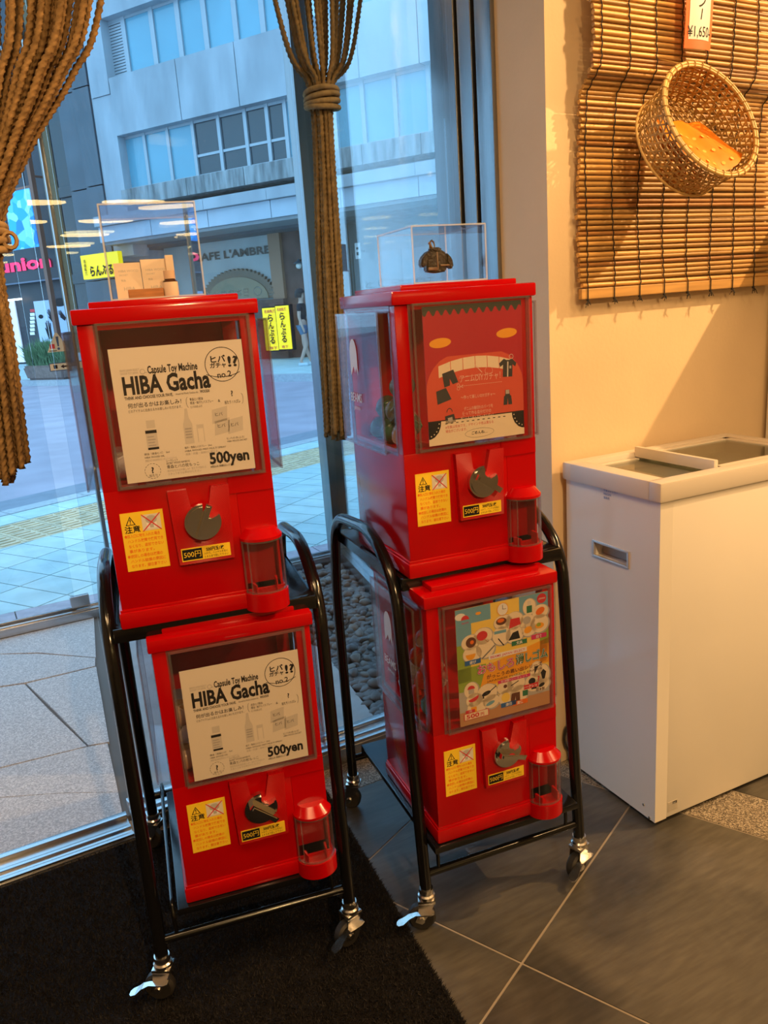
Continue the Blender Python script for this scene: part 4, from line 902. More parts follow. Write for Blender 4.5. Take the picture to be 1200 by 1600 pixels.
tag(wv.build('weave', WEAVE, BK), None, None, kind='stuff')
bs = MB()
for fam in range(3):
    an = fam*PI/3
    for k in range(-8, 9):
        off = k*0.0145; 
        if abs(off) > R0*0.98: continue
        hl = math.sqrt(R0**2-off**2); P_ = []; N_ = []
        for q in range(7):
            u = -hl+2*hl*q/6; P_.append(Vector((u*math.cos(an)-off*math.sin(an), u*math.sin(an)+off*math.cos(an), -BD+0.0012*(fam-1)))); N_.append(Vector((0, 0, 1)))
        s = strip(P_, N_, 0.0042); bs.add(s.v, s.f)
tag(bs.build('base_weave', WEAVE, BK), None, None, kind='stuff')
rm = MB().tube([wall_pt(2*PI*k/60, 1.0, 0.003) for k in range(60)], 0.0042, 8, closed=True)
rm.tube([wall_pt(2*PI*k/60, 1.0, -0.003) for k in range(60)], 0.0034, 8, closed=True); rm = rm.build('rim', RIMM, BK, 60)
wr = MB()
for k in range(36):
    a = 2*PI*k/36; c = wall_pt(a, 1.0); ra = Vector((math.cos(a), math.sin(a), 0)); tg = Vector((-math.sin(a), math.cos(a), 0))
    wr.tube([c+ra*0.0082*math.cos(q)+Vector((0, 0, 1))*0.0055*math.sin(q)+tg*0.006*(q/6.28) for q in [2*PI*j/8 for j in range(9)]], 0.0011, 4)
wr.build('rim_lashing', WEAVE, rm)
P_ = [wall_pt(2*PI*k/60, 0.0, 0.002) for k in range(60)]
MB().tube(P_, 0.003, 6, closed=True).build('base_ring', RIMM, BK, 60)
# hanging tie: from the top of the rim back to the blind
Mb = Matrix.Translation(rc)@BK.rotation_euler.to_matrix().to_4x4(); inv = Mb.inverted()
top = max((Mb@wall_pt(2*PI*k/60, 1.0) for k in range(60)), key=lambda p: p.z)
hook = Vector((top.x-0.005, 1.447, top.z+0.035))
MB().tube([inv@(top+Vector((-0.004, 0, -0.006))), inv@hook, inv@(top+Vector((0.012, 0.0, -0.004)))], 0.0011, 5).build('hanging_tie', RIMM, BK)
# orange folded cloth pack inside
ORGC = mat('orange_cloth', (0.95, 0.27, 0.01), 0.45, noise=0.15, nscale=30)
ORGD = mat('orange_cloth_dots', (1.0, 0.55, 0.10), 0.5)
down = inv.to_3x3()@Vector((0, 0, -1)); dl = Vector((down.x, down.y, 0)).normalized(); sdv = Vector((-dl.y, dl.x, 0))
pk = MB(); NU, NV = 14, 8; vs = []
for sgn in (1, -1):
    for i in range(NU+1):
        for j in range(NV+1):
            u = -1+2*i/NU; v = j/NV
            hw = 0.098*(0.98-0.30*v)
            p = sdv*(u*hw)+dl*(0.110*math.sqrt(max(0, 1-(u*0.80)**2))*(1-v)-0.052*v)+Vector((0, 0, -0.020-0.062*v-0.004*math.sin(u*7+v*4)+sgn*0.006*math.sqrt(max(0, (1-u*u)*(1-(2*v-1)**2)))))
            vs.append(p)
m1 = (NU+1)*(NV+1); fs = []
for sgn in (0, 1):
    for i in range(NU):
        for j in range(NV): a = sgn*m1+i*(NV+1)+j; fs.append([a, a+1, a+NV+2, a+NV+1])
pkm = MB().add(vs, fs)
pack = put('orange_cloth_pack', pkm.mesh('orange_cloth_pack', ORGC, 60)); pack.location = rc; pack.rotation_euler = BK.rotation_euler
tag(pack, 'folded orange cloth with pale dots lying in the bamboo basket', 'cloth')
dsp = [(i, j) for i in (3, 5, 7, 9, 11) for j in (1, 3, 5)]
for i, j in dsp:
    p = Vector(vs[i*(NV+1)+j]); e1 = (Vector(vs[(i+1)*(NV+1)+j])-p).normalized(); e2 = (Vector(vs[i*(NV+1)+j+1])-p).normalized(); e2 = (e2-e1*e2.dot(e1)).normalized(); nn = e1.cross(e2); nn = nn if nn.z > 0 else -nn
    p = p+(e1*rnd.uniform(-1, 1)+e2*rnd.uniform(-1, 1))*0.003
    MB().add([p+nn*0.0004, ]+[p+nn*0.0012+(e1*math.cos(q)+e2*math.sin(q))*0.0048 for q in [2*PI*w_/10 for w_ in range(10)]], [[0, 1+k, 1+(k+1) % 10] for k in range(10)]+[list(range(1, 11))]).build('dot', ORGD, pack)

# price tag
tp = on_y(1088, 76, 1.36); 
TG = thing('price_tag', 'white price tag with orange border hanging on the bamboo blind', 'price tag', (tp.x, 1.418, tp.z*0+ (CAM_H+(on_y(1088, 78, 1.418).z-CAM_H))), 0.0)
TG.location = on_y(1088, 78, 1.418); tw, th = 0.086, 0.30
def curl(p): return Vector((p.x, p.y-0.010*math.cos(p.x/tw*2.4)+0.03*max(0, 0.06-p.z)-0.010*(p.z/th), p.z))
def grid_plate(x0, x1, z0, z1, y0, y1, nx=8, nz=6):
    m = MB(); vs = []
    for y in (y0, y1):
        for i in range(nx+1):
            for j in range(nz+1): vs.append((lerp(x0, x1, i/nx), y, lerp(z0, z1, j/nz)))
    q = (nx+1)*(nz+1); fs = []
    for s in (0, 1):
        for i in range(nx):
            for j in range(nz): a = s*q+i*(nz+1)+j; fs.append([a, a+1, a+nz+2, a+nz+1])
    return m.add(vs, fs)
grid_plate(-tw/2, tw/2, 0, th, -0.0004, 0.0004).xf(curl).build('card', mat('orange_border', (0.95, 0.16, 0.03), 0.5), TG, 60)
grid_plate(-tw/2+0.009, tw/2-0.012, 0.018, th-0.01, -0.0009, -0.0005).xf(curl).build('white_face', WHITE, TG, 60)
P = Print(); P.text(BLACKM, '¥1,650-', -0.001, 0.024, 0.030, w=0.072, lay=1, off=0.004, align='c', rot=0.02)
for ch, zz, rr in (('ラ', 0.084, 0.0), ('ト', 0.122, 0.0), ('ポ', 0.162, 0.0)): P.text(BLACKM, ch, -0.002, zz, 0.040, lay=1, off=0.006, align='c')
P.line(BLACKM, (0.001, 0.080), (-0.002, 0.058), 0.0032)
for m, g in P.d.values(): g.xf(lambda p: curl(p)+Vector((0, -0.0011, 0))).build('lettering', m, TG)
MB().tube([(0.0, 0.008, 0.20), (0.0, 0.024, 0.235), (0.0, 0.026, 0.26)], 0.001, 4).build('clip', ZINC, TG)

# ================================================================ rope curtains
ROPE = mat('jute_rope', (0.27, 0.165, 0.07), 0.85, noise=0.35, nscale=60, spec=0.15, bump=0.3, bscale=500)
ROPEP = mat('jute_rope_pale', (0.34, 0.22, 0.10), 0.85, noise=0.3, nscale=60, spec=0.15)
def rope_path(ctrl, step=0.006):
    # Catmull-Rom through control points, resampled
    pts = [Vector(p) for p in ctrl]; pts = [pts[0]*2-pts[1]]+pts+[pts[-1]*2-pts[-2]]; dense = []
    for i in range(1, len(pts)-2):
        p0, p1, p2, p3 = pts[i-1:i+3]
        for k in range(24):
            t = k/24; dense.append(0.5*((2*p1)+(p2-p0)*t+(2*p0-5*p1+4*p2-p3)*t*t+(3*p1-p0-3*p2+p3)*t**3))
    dense.append(pts[-2]); out = [dense[0]]; acc = 0
    for a, b in zip(dense, dense[1:]):
        L = (b-a).length
        while acc+L >= step:
            a = a+(b-a)*((step-acc)/L); out.append(a); L = (b-a).length; acc = 0
        acc += L
    return out
def rope(parent, ctrl, r=0.0058, m=None):
    return MB().tube([p-parent.location for p in rope_path(ctrl)], r, 9, lobes=(rnd.choice((1,))*150.0, 0.20)).build('rope', m or ROPE, parent, 180)
rnd = random.Random(21)
tie = on_y(503, 156, 2.20); foot = on_y(528, 672, 2.20)
RB = thing('rope_bundle', 'thick bundle of jute ropes tied once and hanging between two machines', 'rope bundle', (foot.x, 2.20, foot.z))
cells = []
for k in range(24):
    a = k*2.399963; q = math.sqrt((k+0.5)/24); cells.append((q*math.cos(a), q*math.sin(a)))
for k, (cx_, cy_) in enumerate(cells):
    t = cx_; rr = 0.036
    up = Vector((tie.x+0.0-0.30*(-t)*1.0+0.01, 2.20+cy_*0.03, 2.62))
    up.x = tie.x+0.015+t*0.27
    midp = Vector((lerp(tie.x, up.x, 0.40)+t*0.012, 2.20+cy_*0.035, tie.z+0.16))
    botx = 0.5*(tie.x+foot.x)+cx_*rr*1.05
    rope(RB, [up, midp, Vector((tie.x+cx_*rr*0.86, 2.20+cy_*rr*0.86, tie.z)), Vector((botx, 2.20+cy_*rr, lerp(tie.z, foot.z, 0.5))), Vector((foot.x+cx_*rr*1.1, 2.20+cy_*rr*1.1, foot.z-rnd.uniform(0, 0.04)))], 0.0063)
tb = MB()
for k in range(4):
    zz = tie.z-0.020+k*0.0125; tb.tube([Vector((tie.x+0.045*math.cos(q), 2.20+0.045*math.sin(q), zz+0.006*math.sin(q+k)))-RB.location for q in [2*PI*j/28 for j in range(28)]], 0.0075, 8, closed=True)
tb.build('tie', ROPEP, RB, 60)
YL = 1.70
gat = on_y(-30, 372, YL); lb = on_y(9, 742, YL)
LBN = thing('rope_bundle', 'thick bundle of jute ropes gathered at the open glass doorway beside the mat', 'rope bundle', (lb.x, YL, lb.z))
for k, (cx_, cy_) in enumerate(cells+[(0.5*a, 0.5*b) for a, b in cells[:6]]):
    rr = 0.034; t = cx_
    tp_ = on_y(72+t*95, -15, YL); up = tp_+Vector(((tp_.x-gat.x)*0.6, cy_*0.05, 2.45-tp_.z)); mid2 = on_y(44+t*74, 118, YL+cy_*0.05); mid3 = on_y(6+t*42, 235, YL+cy_*0.045)
    rope(LBN, [up, tp_+Vector((0, cy_*0.05, 0)), mid2, mid3, Vector((gat.x+cx_*rr, YL+cy_*rr, gat.z)), Vector((lerp(gat.x, lb.x, .5)+cx_*rr*1.15, YL+cy_*rr*1.15, lerp(gat.z, lb.z, .5))), Vector((lb.x+cx_*rr*1.35, YL+cy_*rr*1.3, lb.z+0.03-0.03*(1-abs(cx_))-rnd.uniform(0, 0.025)))], 0.0062)
tb = MB()
for k in range(4):
    zz = gat.z-0.02+k*0.012; tb.tube([Vector((gat.x+0.043*math.cos(q), YL+0.043*math.sin(q), zz+0.005*math.sin(q+k)))-LBN.location for q in [2*PI*j/28 for j in range(28)]], 0.0075, 8, closed=True)
tb.tube([Vector((gat.x+0.045, YL-0.03, gat.z))-LBN.location+Vector((0.012*math.sin(q), 0, 0.014*math.cos(q)-0.008)) for q in [2*PI*j/12 for j in range(12)]], 0.004, 6, closed=True)
tb.build('tie', ROPEP, LBN, 60)
struct(MB().box(-1.6, 1.25, 1.63, 1.78, 2.44, 2.50).build('trim_8', STEEL)); struct(MB().box(0.3, 1.45, 2.14, 2.26, 2.61, 2.66).build('trim_9', STEEL))

# ================================================================ display boxes on the machines
def mworld(m, p): return Matrix.Translation(m.location)@Matrix.Rotation(m.rotation_euler.z, 4, 'Z')@Vector(p)
def display_box(m, x0, x1, y0, y1, h, label):
    r = thing('display_case', label, 'display case', mworld(m, (x0, y0, H+0.0103)), m.rotation_euler.z, 'clear display cases')
    w, d, t = x1-x0, y1-y0, 0.002
    b = MB().box(0, w, 0, t, 0, h).box(0, w, d-t, d, 0, h).box(0, t, t, d-t, 0, h).box(w-t, w, t, d-t, 0, h).box(0, w, 0, d, h, h+t)
    b.build('cover', ACRB, r)
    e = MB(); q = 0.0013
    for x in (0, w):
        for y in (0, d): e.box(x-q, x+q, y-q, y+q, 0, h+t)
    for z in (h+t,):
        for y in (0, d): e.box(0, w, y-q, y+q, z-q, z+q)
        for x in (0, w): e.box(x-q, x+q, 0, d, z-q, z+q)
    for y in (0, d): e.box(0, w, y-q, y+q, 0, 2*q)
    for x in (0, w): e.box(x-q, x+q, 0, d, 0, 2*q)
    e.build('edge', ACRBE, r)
    return r
bx1 = display_box(mA1, 0.060, 0.206, 0.045, 0.245, 0.142, 'clear acrylic display case with cards and a bottle on a red machine')
bx2 = display_box(mB1, 0.056, 0.200, 0.030, 0.195, 0.095, 'clear acrylic display case with a dark keyring toy on a red machine')
CARD = mat('card_beige', (0.80, 0.66, 0.50), 0.6); WOODM = mat('wood_block', (0.42, 0.17, 0.045), 0.5, noise=0.3, nscale=20, stretch=(1, 12, 12))
def in_box(bx, name, label, cat, p, rz=0, group=None):
    M = Matrix.Translation(bx.location)@Matrix.Rotation(bx.rotation_euler.z, 4, 'Z'); return thing(name, label, cat, M@Vector(p), bx.rotation_euler.z+rz, group)
for k, (x, tx) in enumerate(((0.010, 'left'), (0.054, 'right'))):
    t = in_box(bx1, 'info_card', ('beige printed card leaning behind the wooden block in the display case', 'beige printed card beside the small bottle in the display case')[k], 'card', (x, 0.075, 0.0003), 0.02, 'cards in the display case')
    t.rotation_euler.x = -0.12
    c = MB().box(0, 0.043, 0, 0.0012, 0, 0.062+0.004*k).build('card', CARD, t); P = Print()
    P.text(GREY, 'HIBA WOOD', 0.007, 0.047, 0.0055, lay=1); P.text(GREY, 'SACHET', 0.007, 0.041, 0.004, lay=1); P.text(GREY, '青森', 0.009, 0.032, 0.004, lay=1); P.text(GREY, 'HIBA', 0.012, 0.017, 0.0085, lay=1)
    P.emit(c)
t = in_box(bx1, 'wooden_block', 'small brown wooden block in the display case with cards', 'block', (0.027, 0.030, 0.0003)); MB().box(0, 0.056, 0, 0.016, 0, 0.0165, 0.001).build('block', WOODM, t)
t = in_box(bx1, 'small_box', 'slim beige carton standing behind the little bottle in the display case', 'box', (0.094, 0.070, 0.0003)); MB().box(0, 0.013, 0, 0.012, 0, 0.070, 0.0008).build('carton', CARD, t)
t = in_box(bx1, 'small_bottle', 'little brown bottle with beige label in the display case', 'bottle', (0.0955, 0.038, 0.0003))
MB().lathe([(0, 0), (0.0115, 0), (0.012, 0.002), (0.012, 0.026), (0.009, 0.029), (0.007, 0.0305), (0, 0.0305)], 20).build('glass_body', mat('amber_glass', (0.06, 0.02, 0.008), 0.15), t, 40)
MB().lathe([(0.0121, 0.002), (0.01225, 0.003), (0.01225, 0.024), (0.0121, 0.025)], 20).build('label', CARD, t, 40)
MB().lathe([(0, 0.030), (0.0092, 0.030), (0.0092, 0.043), (0, 0.044)], 20).build('cap', mat('cap_beige', (0.70, 0.50, 0.34), 0.4), t, 40)
# leather cap keyring on a clear stand
LEA = mat('dark_leather', (0.03, 0.024, 0.02), 0.35, noise=0.4, nscale=60, bump=0.3, bscale=200)
t = kj = in_box(bx2, 'keyring_jacket', 'dark brown miniature jacket keyring on a clear stand in the display case', 'keyring', (0.050, 0.07, 0.0003), 0.1)
jb = MB()
def slabj(pts, y0, y1):
    bm = bmesh.new(); vv = [bm.verts.new((x, y0, z)) for x, z in pts]; f = bm.faces.new(vv); r = bmesh.ops.extrude_face_region(bm, geom=[f])
    for v in [g for g in r['geom'] if isinstance(g, bmesh.types.BMVert)]: v.co.y = y1
    bmesh.ops.bevel(bm, geom=bm.edges[:], offset=0.0022, segments=2, affect='EDGES'); jb.bm(bm)
slabj([(0.003, 0.018), (0.020, 0.015), (0.038, 0.017), (0.040, 0.044), (0.029, 0.050), (0.022, 0.047), (0.015, 0.050), (0.004, 0.046)], -0.006, 0.007)
slabj([(0.005, 0.047), (-0.006, 0.038), (-0.008, 0.026), (-0.001, 0.024), (0.005, 0.034)], -0.009, 0.004)
slabj([(0.038, 0.045), (0.048, 0.036), (0.050, 0.022), (0.043, 0.020), (0.037, 0.032)], -0.009, 0.004)
slabj([(0.010, 0.049), (0.014, 0.053), (0.028, 0.053), (0.032, 0.049), (0.022, 0.045)], -0.008, 0.006)
jb.build('jacket', LEA, t, 30)
MB().box(0.004, 0.022, -0.0085, -0.007, 0.0195, 0.024, 0.001).box(0.026, 0.044, -0.0085, -0.007, 0.025, 0.0275, 0.001).tube([(0.020, -0.0095, 0.046), (0.0195, -0.0105, 0.034), (0.020, -0.0105, 0.022)], 0.0012, 5).build('trim', mat('leather_trim', (0.20, 0.13, 0.08), 0.45), t)
MB().tube([(0.016+0.006*math.sin(q)*0.7, -0.002, 0.055+0.008*math.cos(q)) for q in [2*PI*j/14 for j in range(14)]], 0.0014, 6, closed=True).tube([(0.017, -0.001, 0.047), (0.015, -0.002, 0.053), (0.011, -0.002, 0.061)], 0.0022, 6).build('clasp', mat('antique_gold', (0.55, 0.42, 0.25), 0.2, 1.0), t, 60)
MB().box(-0.004, 0.046, 0.004, 0.034, 0, 0.002).box(0.002, 0.042, 0.016, 0.018, 0.002, 0.030).build('stand', ACRB, t)
kj.scale = (1.22, 1.22, 1.22)
# tall white cabinet just past the freezer; its top edge throws the slanting shadow on the wall
CB = thing('display_cabinet', 'tall white display cabinet standing past the freezer against the cream wall', 'cabinet', (2.075, 0.98, 0.0))
MB().box(0, 0.62, 0, 0.53, 0.06, 1.43, 0.004).build('carcass', FWH, CB, 30); MB().box(0.02, 0.60, 0.02, 0.52, 0, 0.062).build('plinth', BLACKM, CB)
for x in (0.006, 0.313):
    d_ = MB().box(x, x+0.301, -0.018, -0.001, 0.08, 1.41, 0.003).build('cabinet_door', FWH, CB, 30); MB().box(x+(0.27 if x < 0.1 else 0.02), x+(0.282 if x < 0.1 else 0.032), -0.032, -0.018, 0.60, 0.78, 0.002).build('handle', ZINC, d_, 30)
# ================================================================ OUTSIDE
# near pavement tiles, tactile strip, road, far pavement: laid in the street's own frame
def sp(s, n, z=0.0): return SD*s+SN*n+Vector((0, 0, z))
PT = [mat('pavement_tile_%d' % i, c, 0.7, noise=0.12, nscale=6, bump=0.05, bscale=60) for i, c in enumerate([(0.46, 0.60, 0.62), (0.42, 0.57, 0.60), (0.50, 0.63, 0.64)])]
KA = math.radians(20.9); KD = Vector((math.cos(KA), math.sin(KA), 0)); KN = Vector((-KD.y, KD.x, 0)); KO = Vector((0.19, 6.27, 0))   # near kerb line
pav = struct(MB().prism([(-6, 3.672), (7, 3.672), tuple((KO+KD*8)[:2]), tuple((KO-KD*7)[:2])], -0.08, -0.010).build('sidewalk', mat('pavement_joint', (0.14, 0.15, 0.16), 0.9)))
def in_poly(p): return p.y > 3.66 and (p-KO).dot(KN) < -0.06
TL = 0.36; ci = 0
tile_cache = {}
red_band = 3.90
TK0, TK1 = -1.02, -0.45      # tactile band, measured from the kerb line
for i in range(-20, 22):
    for j in range(-4, 40):
        poly = [sp(i*TL*1.0+a, j*TL*0.5*2*0.5+b)for a, b in ((0.004, 0.004), (TL-0.004, 0.004), (TL-0.004, TL*0.5-0.004), (0.004, TL*0.5-0.004))]
        pl = [(p.x, p.y) for p in poly]
        if not any(-0.6 < x < 3.6 and y < 7.5 for x, y in pl): continue
        pl = clip_ax(pl, 1, red_band, False)
        if len(pl) < 3: continue
        for lim, less in ((TK0, True),):
            def ins(p): return (Vector((p[0], p[1], 0))-KO).dot(KN) <= lim
            def it(p, q):
                a = (Vector((p[0], p[1], 0))-KO).dot(KN); b_ = (Vector((q[0], q[1], 0))-KO).dot(KN); t = (lim-a)/(b_-a); return (p[0]+(q[0]-p[0])*t, p[1]+(q[1]-p[1])*t)
            pl = clip(pl, ins, it)
        if len(pl) < 3: continue
        MB().prism(pl, -0.02, 0.0).build('paving_tile', PT[(i*7+j*3) % 3], pav)
for k in range(9): MB().box(-0.9+k*0.5, -0.9+(k+1)*0.5-0.006, 3.685, red_band-0.006, -0.02, 0.001).build('border_stone', mat('border_stone', (0.40, 0.36, 0.42), 0.7, noise=0.15, nscale=20), pav)
# tactile blocks with raised bars, then a pale strip up to the kerb
TAC = mat('tactile_yellow', (0.62, 0.50, 0.33), 0.75, noise=0.2, nscale=10)
def kp(a, b): p = KO+KD*a+KN*b; return (p.x, p.y)
for k in range(-4, 14):
    a0, a1 = k*0.30, k*0.30+0.294
    for b0 in (TK0+0.004, TK0+0.29):
        tb_ = MB().prism([kp(a0, b0), kp(a1, b0), kp(a1, b0+0.28), kp(a0, b0+0.28)], -0.02, 0.0).build('tactile_block', TAC, pav)
        br = MB()
        for q in range(4):
            for w_ in range(2):
                x0 = a0+0.02+w_*0.14; br.prism([kp(x0, b0+0.03+q*0.065), kp(x0+0.115, b0+0.03+q*0.065), kp(x0+0.115, b0+0.06+q*0.065), kp(x0, b0+0.06+q*0.065)], 0.0, 0.006)
        br.build('raised_bar', TAC, tb_)
    for b0, b1 in ((TK1+0.02, -0.16),): MB().prism([kp(a0, b0), kp(a1, b0), kp(a1, b1), kp(a0, b1)], -0.02, 0.0).build('paving_tile', PT[k % 3], pav)
    MB().prism([kp(a0*2, -0.155), kp(a0*2+0.594, -0.155), kp(a0*2+0.594, 0.0), kp(a0*2, 0.0)], -0.06, 0.004).build('kerb_stone', mat('kerb_granite', (0.40, 0.44, 0.48), 0.7, noise=0.15, nscale=30), pav)
ROADM = mat('asphalt', (0.36, 0.33, 0.40), 0.85, noise=0.14, nscale=1.6, bump=0.2, bscale=120)
road = struct(MB().prism([kp(-14, 0.003), kp(30, 0.003), tuple(sp(-25, 12.55)[:2]), tuple(sp(45, 12.55)[:2])], -0.1, -0.06).build('road', ROADM))
gut = MB().prism([kp(-14, 0.004), kp(20, 0.004), kp(20, 0.75), kp(-14, 0.55)], -0.062, -0.056).build('gutter_strip', mat('gutter_asphalt', (0.22, 0.25, 0.31), 0.85, noise=0.1, nscale=8), road)
far = struct(MB().prism([tuple(sp(a, b)[:2]) for a, b in ((-25, 12.75), (45, 12.75), (45, 30), (-25, 30))], -0.1, 0.08).build('far_sidewalk', PT[0]))
MB().prism([tuple(sp(a, b)[:2]) for a, b in ((-25, 12.55), (45, 12.55), (45, 12.75), (-25, 12.75))], -0.1, 0.08).build('kerb', MATS['kerb_granite'] if 'kerb_granite' in MATS else PT[1], far)
for k in range(4): MB().prism([tuple(sp(a, b)[:2]) for a, b in ((13.2+k*1.3, 14.2+0.5*(k % 2)), (13.9+k*1.3, 14.2+0.5*(k % 2)), (13.9+k*1.3, 15.3), (13.2+k*1.3, 15.3))], 0.08, 0.083).build('darker_paving', mat('darker_paving', (0.30, 0.32, 0.36), 0.8), far)

class SB(MB):
    """boxes in street coordinates s (along), n (in), z"""
    def sbox(s, s0, s1, n0, n1, z0, z1):
        m = MB().box(s0, s1, n0, n1, z0, z1); m.xf(lambda p: sp(p.x, p.y, p.z)); return s.add(m.v, m.f)
def street_loc(o, s, n): 
    o.location = sp(s, n, 0.08); return o
def part(root, name, m, *boxes):
    b = SB()
    for q in boxes: b.sbox(*q)
    b.xf(lambda p: p-root.location); return b.build(name, m, root)
CONC = mat('pale_concrete', (0.40, 0.43, 0.46), 0.85, noise=0.22, nscale=1.3, stretch=(1, 1, 0.35))
CONCD = mat('weathered_concrete', (0.27, 0.28, 0.28), 0.9, noise=0.5, nscale=2.5, stretch=(3, 3, 0.5))
PANB = mat('blue_window_pane', (0.17, 0.40, 0.50), 0.12, spec=0.8, noise=0.1, nscale=0.6)
PAND = mat('dark_window_pane', (0.03, 0.04, 0.05), 0.08, spec=0.9)
ALU = mat('window_aluminium', (0.42, 0.45, 0.48), 0.4, 0.3)
FASC = mat('pale_fascia', (0.46, 0.52, 0.58), 0.6, noise=0.08, nscale=2)
N0 = 16.0
office = thing('office_building', 'pale concrete office building with blue window bands across the street', 'building', sp(10, N0, 0.08))
sv = lambda x, y: on_street(x, y, N0)
sL = sv(150, 200)[0]; s_b1l = sv(155, 30)[0]; s_b2l = sv(183, 215)[0]; zb1 = sv(272, 92)[1]; zb2t = sv(300, 184)[1]; zb2b = sv(297, 277)[1]
zb1t = sv(155, 30)[1]; SR = -3.0; DEP = 12
part(office, 'core', mat('building_core', (0.12, 0.13, 0.14), 0.9), (SR, sL-0.1, N0+0.55, N0+DEP, 3.2, 14))
# left pier and upper wall
part(office, 'concrete_pier', CONC, (s_b1l, sL, N0, N0+0.6, zb1-0.35, 14)); part(office, 'concrete_pier', CONC, (s_b2l+0.02, sL, N0+0.03, N0+0.6, 3.0, zb1-0.36))
part(office, 'end_wall', CONC, (sL, sL+0.12, N0+0.1, N0+DEP, 2.9, 14))
# spandrels in panels
js = [s_b2l+0.02]+[sv(x, 170)[0] for x in (282, 375)]+[sv(x, 100)[0] for x in (560, 655)]
js = sorted(set([round(j, 2) for j in js]), reverse=True); full = js+[js[-1]-2.2, js[-1]-4.4, js[-1]-6.6, SR]
for a, b_ in zip(full, full[1:]):
    part(office, 'concrete_panel', CONC, (b_+0.012, a-0.012, N0, N0+0.45, zb2t, zb1)); part(office, 'concrete_panel', CONC, (b_+0.012, a-0.012, N0, N0+0.45, zb1t, 14))
    part(office, 'weathered_ledge', CONCD, (b_+0.01, a-0.01, N0-0.12, N0+0.5, zb2b-0.42, zb2b-0.02))
part(office, 'concrete_panel', CONC, (SR, s_b1l-0.001, N0+0.02, N0+0.45, zb1-0.10, zb1-0.001))
def band(xs_bot, z0, z1, kinds, yref, mull):
    ss = [sv(x, yref(x))[0] for x in xs_bot]
    for a, b_, kd in zip(ss, ss[1:], kinds):
        fr = part(office, 'window', ALU, (b_, a, N0+0.26, N0+0.34, z0, z0+0.07), (b_, a, N0+0.26, N0+0.34, z1-0.06, z1), (a-mull, a, N0+0.24, N0+0.36, z0, z1), (b_, b_+mull*0.5, N0+0.25, N0+0.35, z0, z1))
        if kd == 'louvre':
            for q in range(18):
                zz = lerp(z0+0.08, z1-0.10, q/17); g = SB().sbox(b_+0.03, a-0.06, N0+0.27, N0+0.31, zz, zz+0.05); g.xf(lambda p: p-office.location); g.build('louvre_slat', ALU, fr)
            part_p = None
        else:
            g = SB().sbox(b_+0.02, a-0.03, N0+0.29, N0+0.31, z0+0.06, z1-0.05); g.xf(lambda p: p-office.location); g.build('pane', PANB if kd == 'b' else PAND, fr)
            if kd == 'd':
                g = SB().sbox(b_, a, N0+0.26, N0+0.34, lerp(z0, z1, 0.36), lerp(z0, z1, 0.36)+0.06); g.xf(lambda p: p-office.location); g.build('rail', ALU, fr)
l1 = lambda x: 122-(x-168)*0.287
band([156, 189, 232, 272, 312, 358, 400, 445, 490, 535, 580, 625, 670, 715], zb1, zb1t, ['louvre']+['b']*12, lambda x: 118-(x-170)*0.283, 0.10)
band([185, 222, 258, 297, 337, 378, 412, 440, 470, 515, 560, 610, 663, 715, 770], zb2b, zb2t, ['b', 'b', 'b', 'd', 'd', 'd', 'd', 'b', 'b', 'b', 'b', 'b', 'b', 'b'], lambda x: 292-(x-200)*0.2, 0.07)
# canopy fascia in panels, ground floor set back
zf1, zf0 = on_street(440, 300, N0-0.5)[1]+0.12, on_street(440, 338, N0-0.5)[1]
fs_ = [17.5-1.9*k for k in range(12)]
for a, b_ in zip(fs_, fs_[1:]):
    part(office, 'fascia_panel', FASC, (b_+0.01, a-0.01, N0-0.5, N0+0.3, zf0, zf1-0.25)); part(office, 'fascia_cap', CONC, (b_+0.005, a-0.005, N0-0.62, N0+0.3, zf1-0.24, zf1))
part(office, 'soffit', mat('soffit', (0.25, 0.27, 0.28), 0.8), (SR, 17.4, N0-0.45, N0+2.5, zf0-0.08, zf0-0.004))
NG = 17.3
gv = lambda x, y: on_street(x, y, NG)
BRICK = mat('brown_wall', (0.13, 0.075, 0.06), 0.8, noise=0.35, nscale=3, bump=0.2, bscale=30)
SIGNW = mat('sign_wall', (0.46, 0.46, 0.43), 0.7, noise=0.08, nscale=2); TANW = mat('tan_wall', (0.36, 0.20, 0.12), 0.7); DKG = mat('dark_shopfront', (0.05, 0.065, 0.065), 0.35)
sA, sB_, sC = gv(310, 420)[0], gv(428, 420)[0], gv(446, 420)[0]
part(office, 'sign_wall', SIGNW, (sB_, sA+1.2, NG, NG+0.3, 0.08, zf0))
part(office, 'tan_column', TANW, (sC, sB_, NG-0.15, NG+0.3, 1.55, zf0)); part(office, 'brown_wall', BRICK, (gv(520, 420)[0]-0.5, sC, NG-0.05, NG+0.3, 0.08, zf0))
part(office, 'brown_wall', BRICK, (sC, sA+1.2, NG-0.22, NG-0.02, 0.08, on_street(400, 470, NG)[1]))
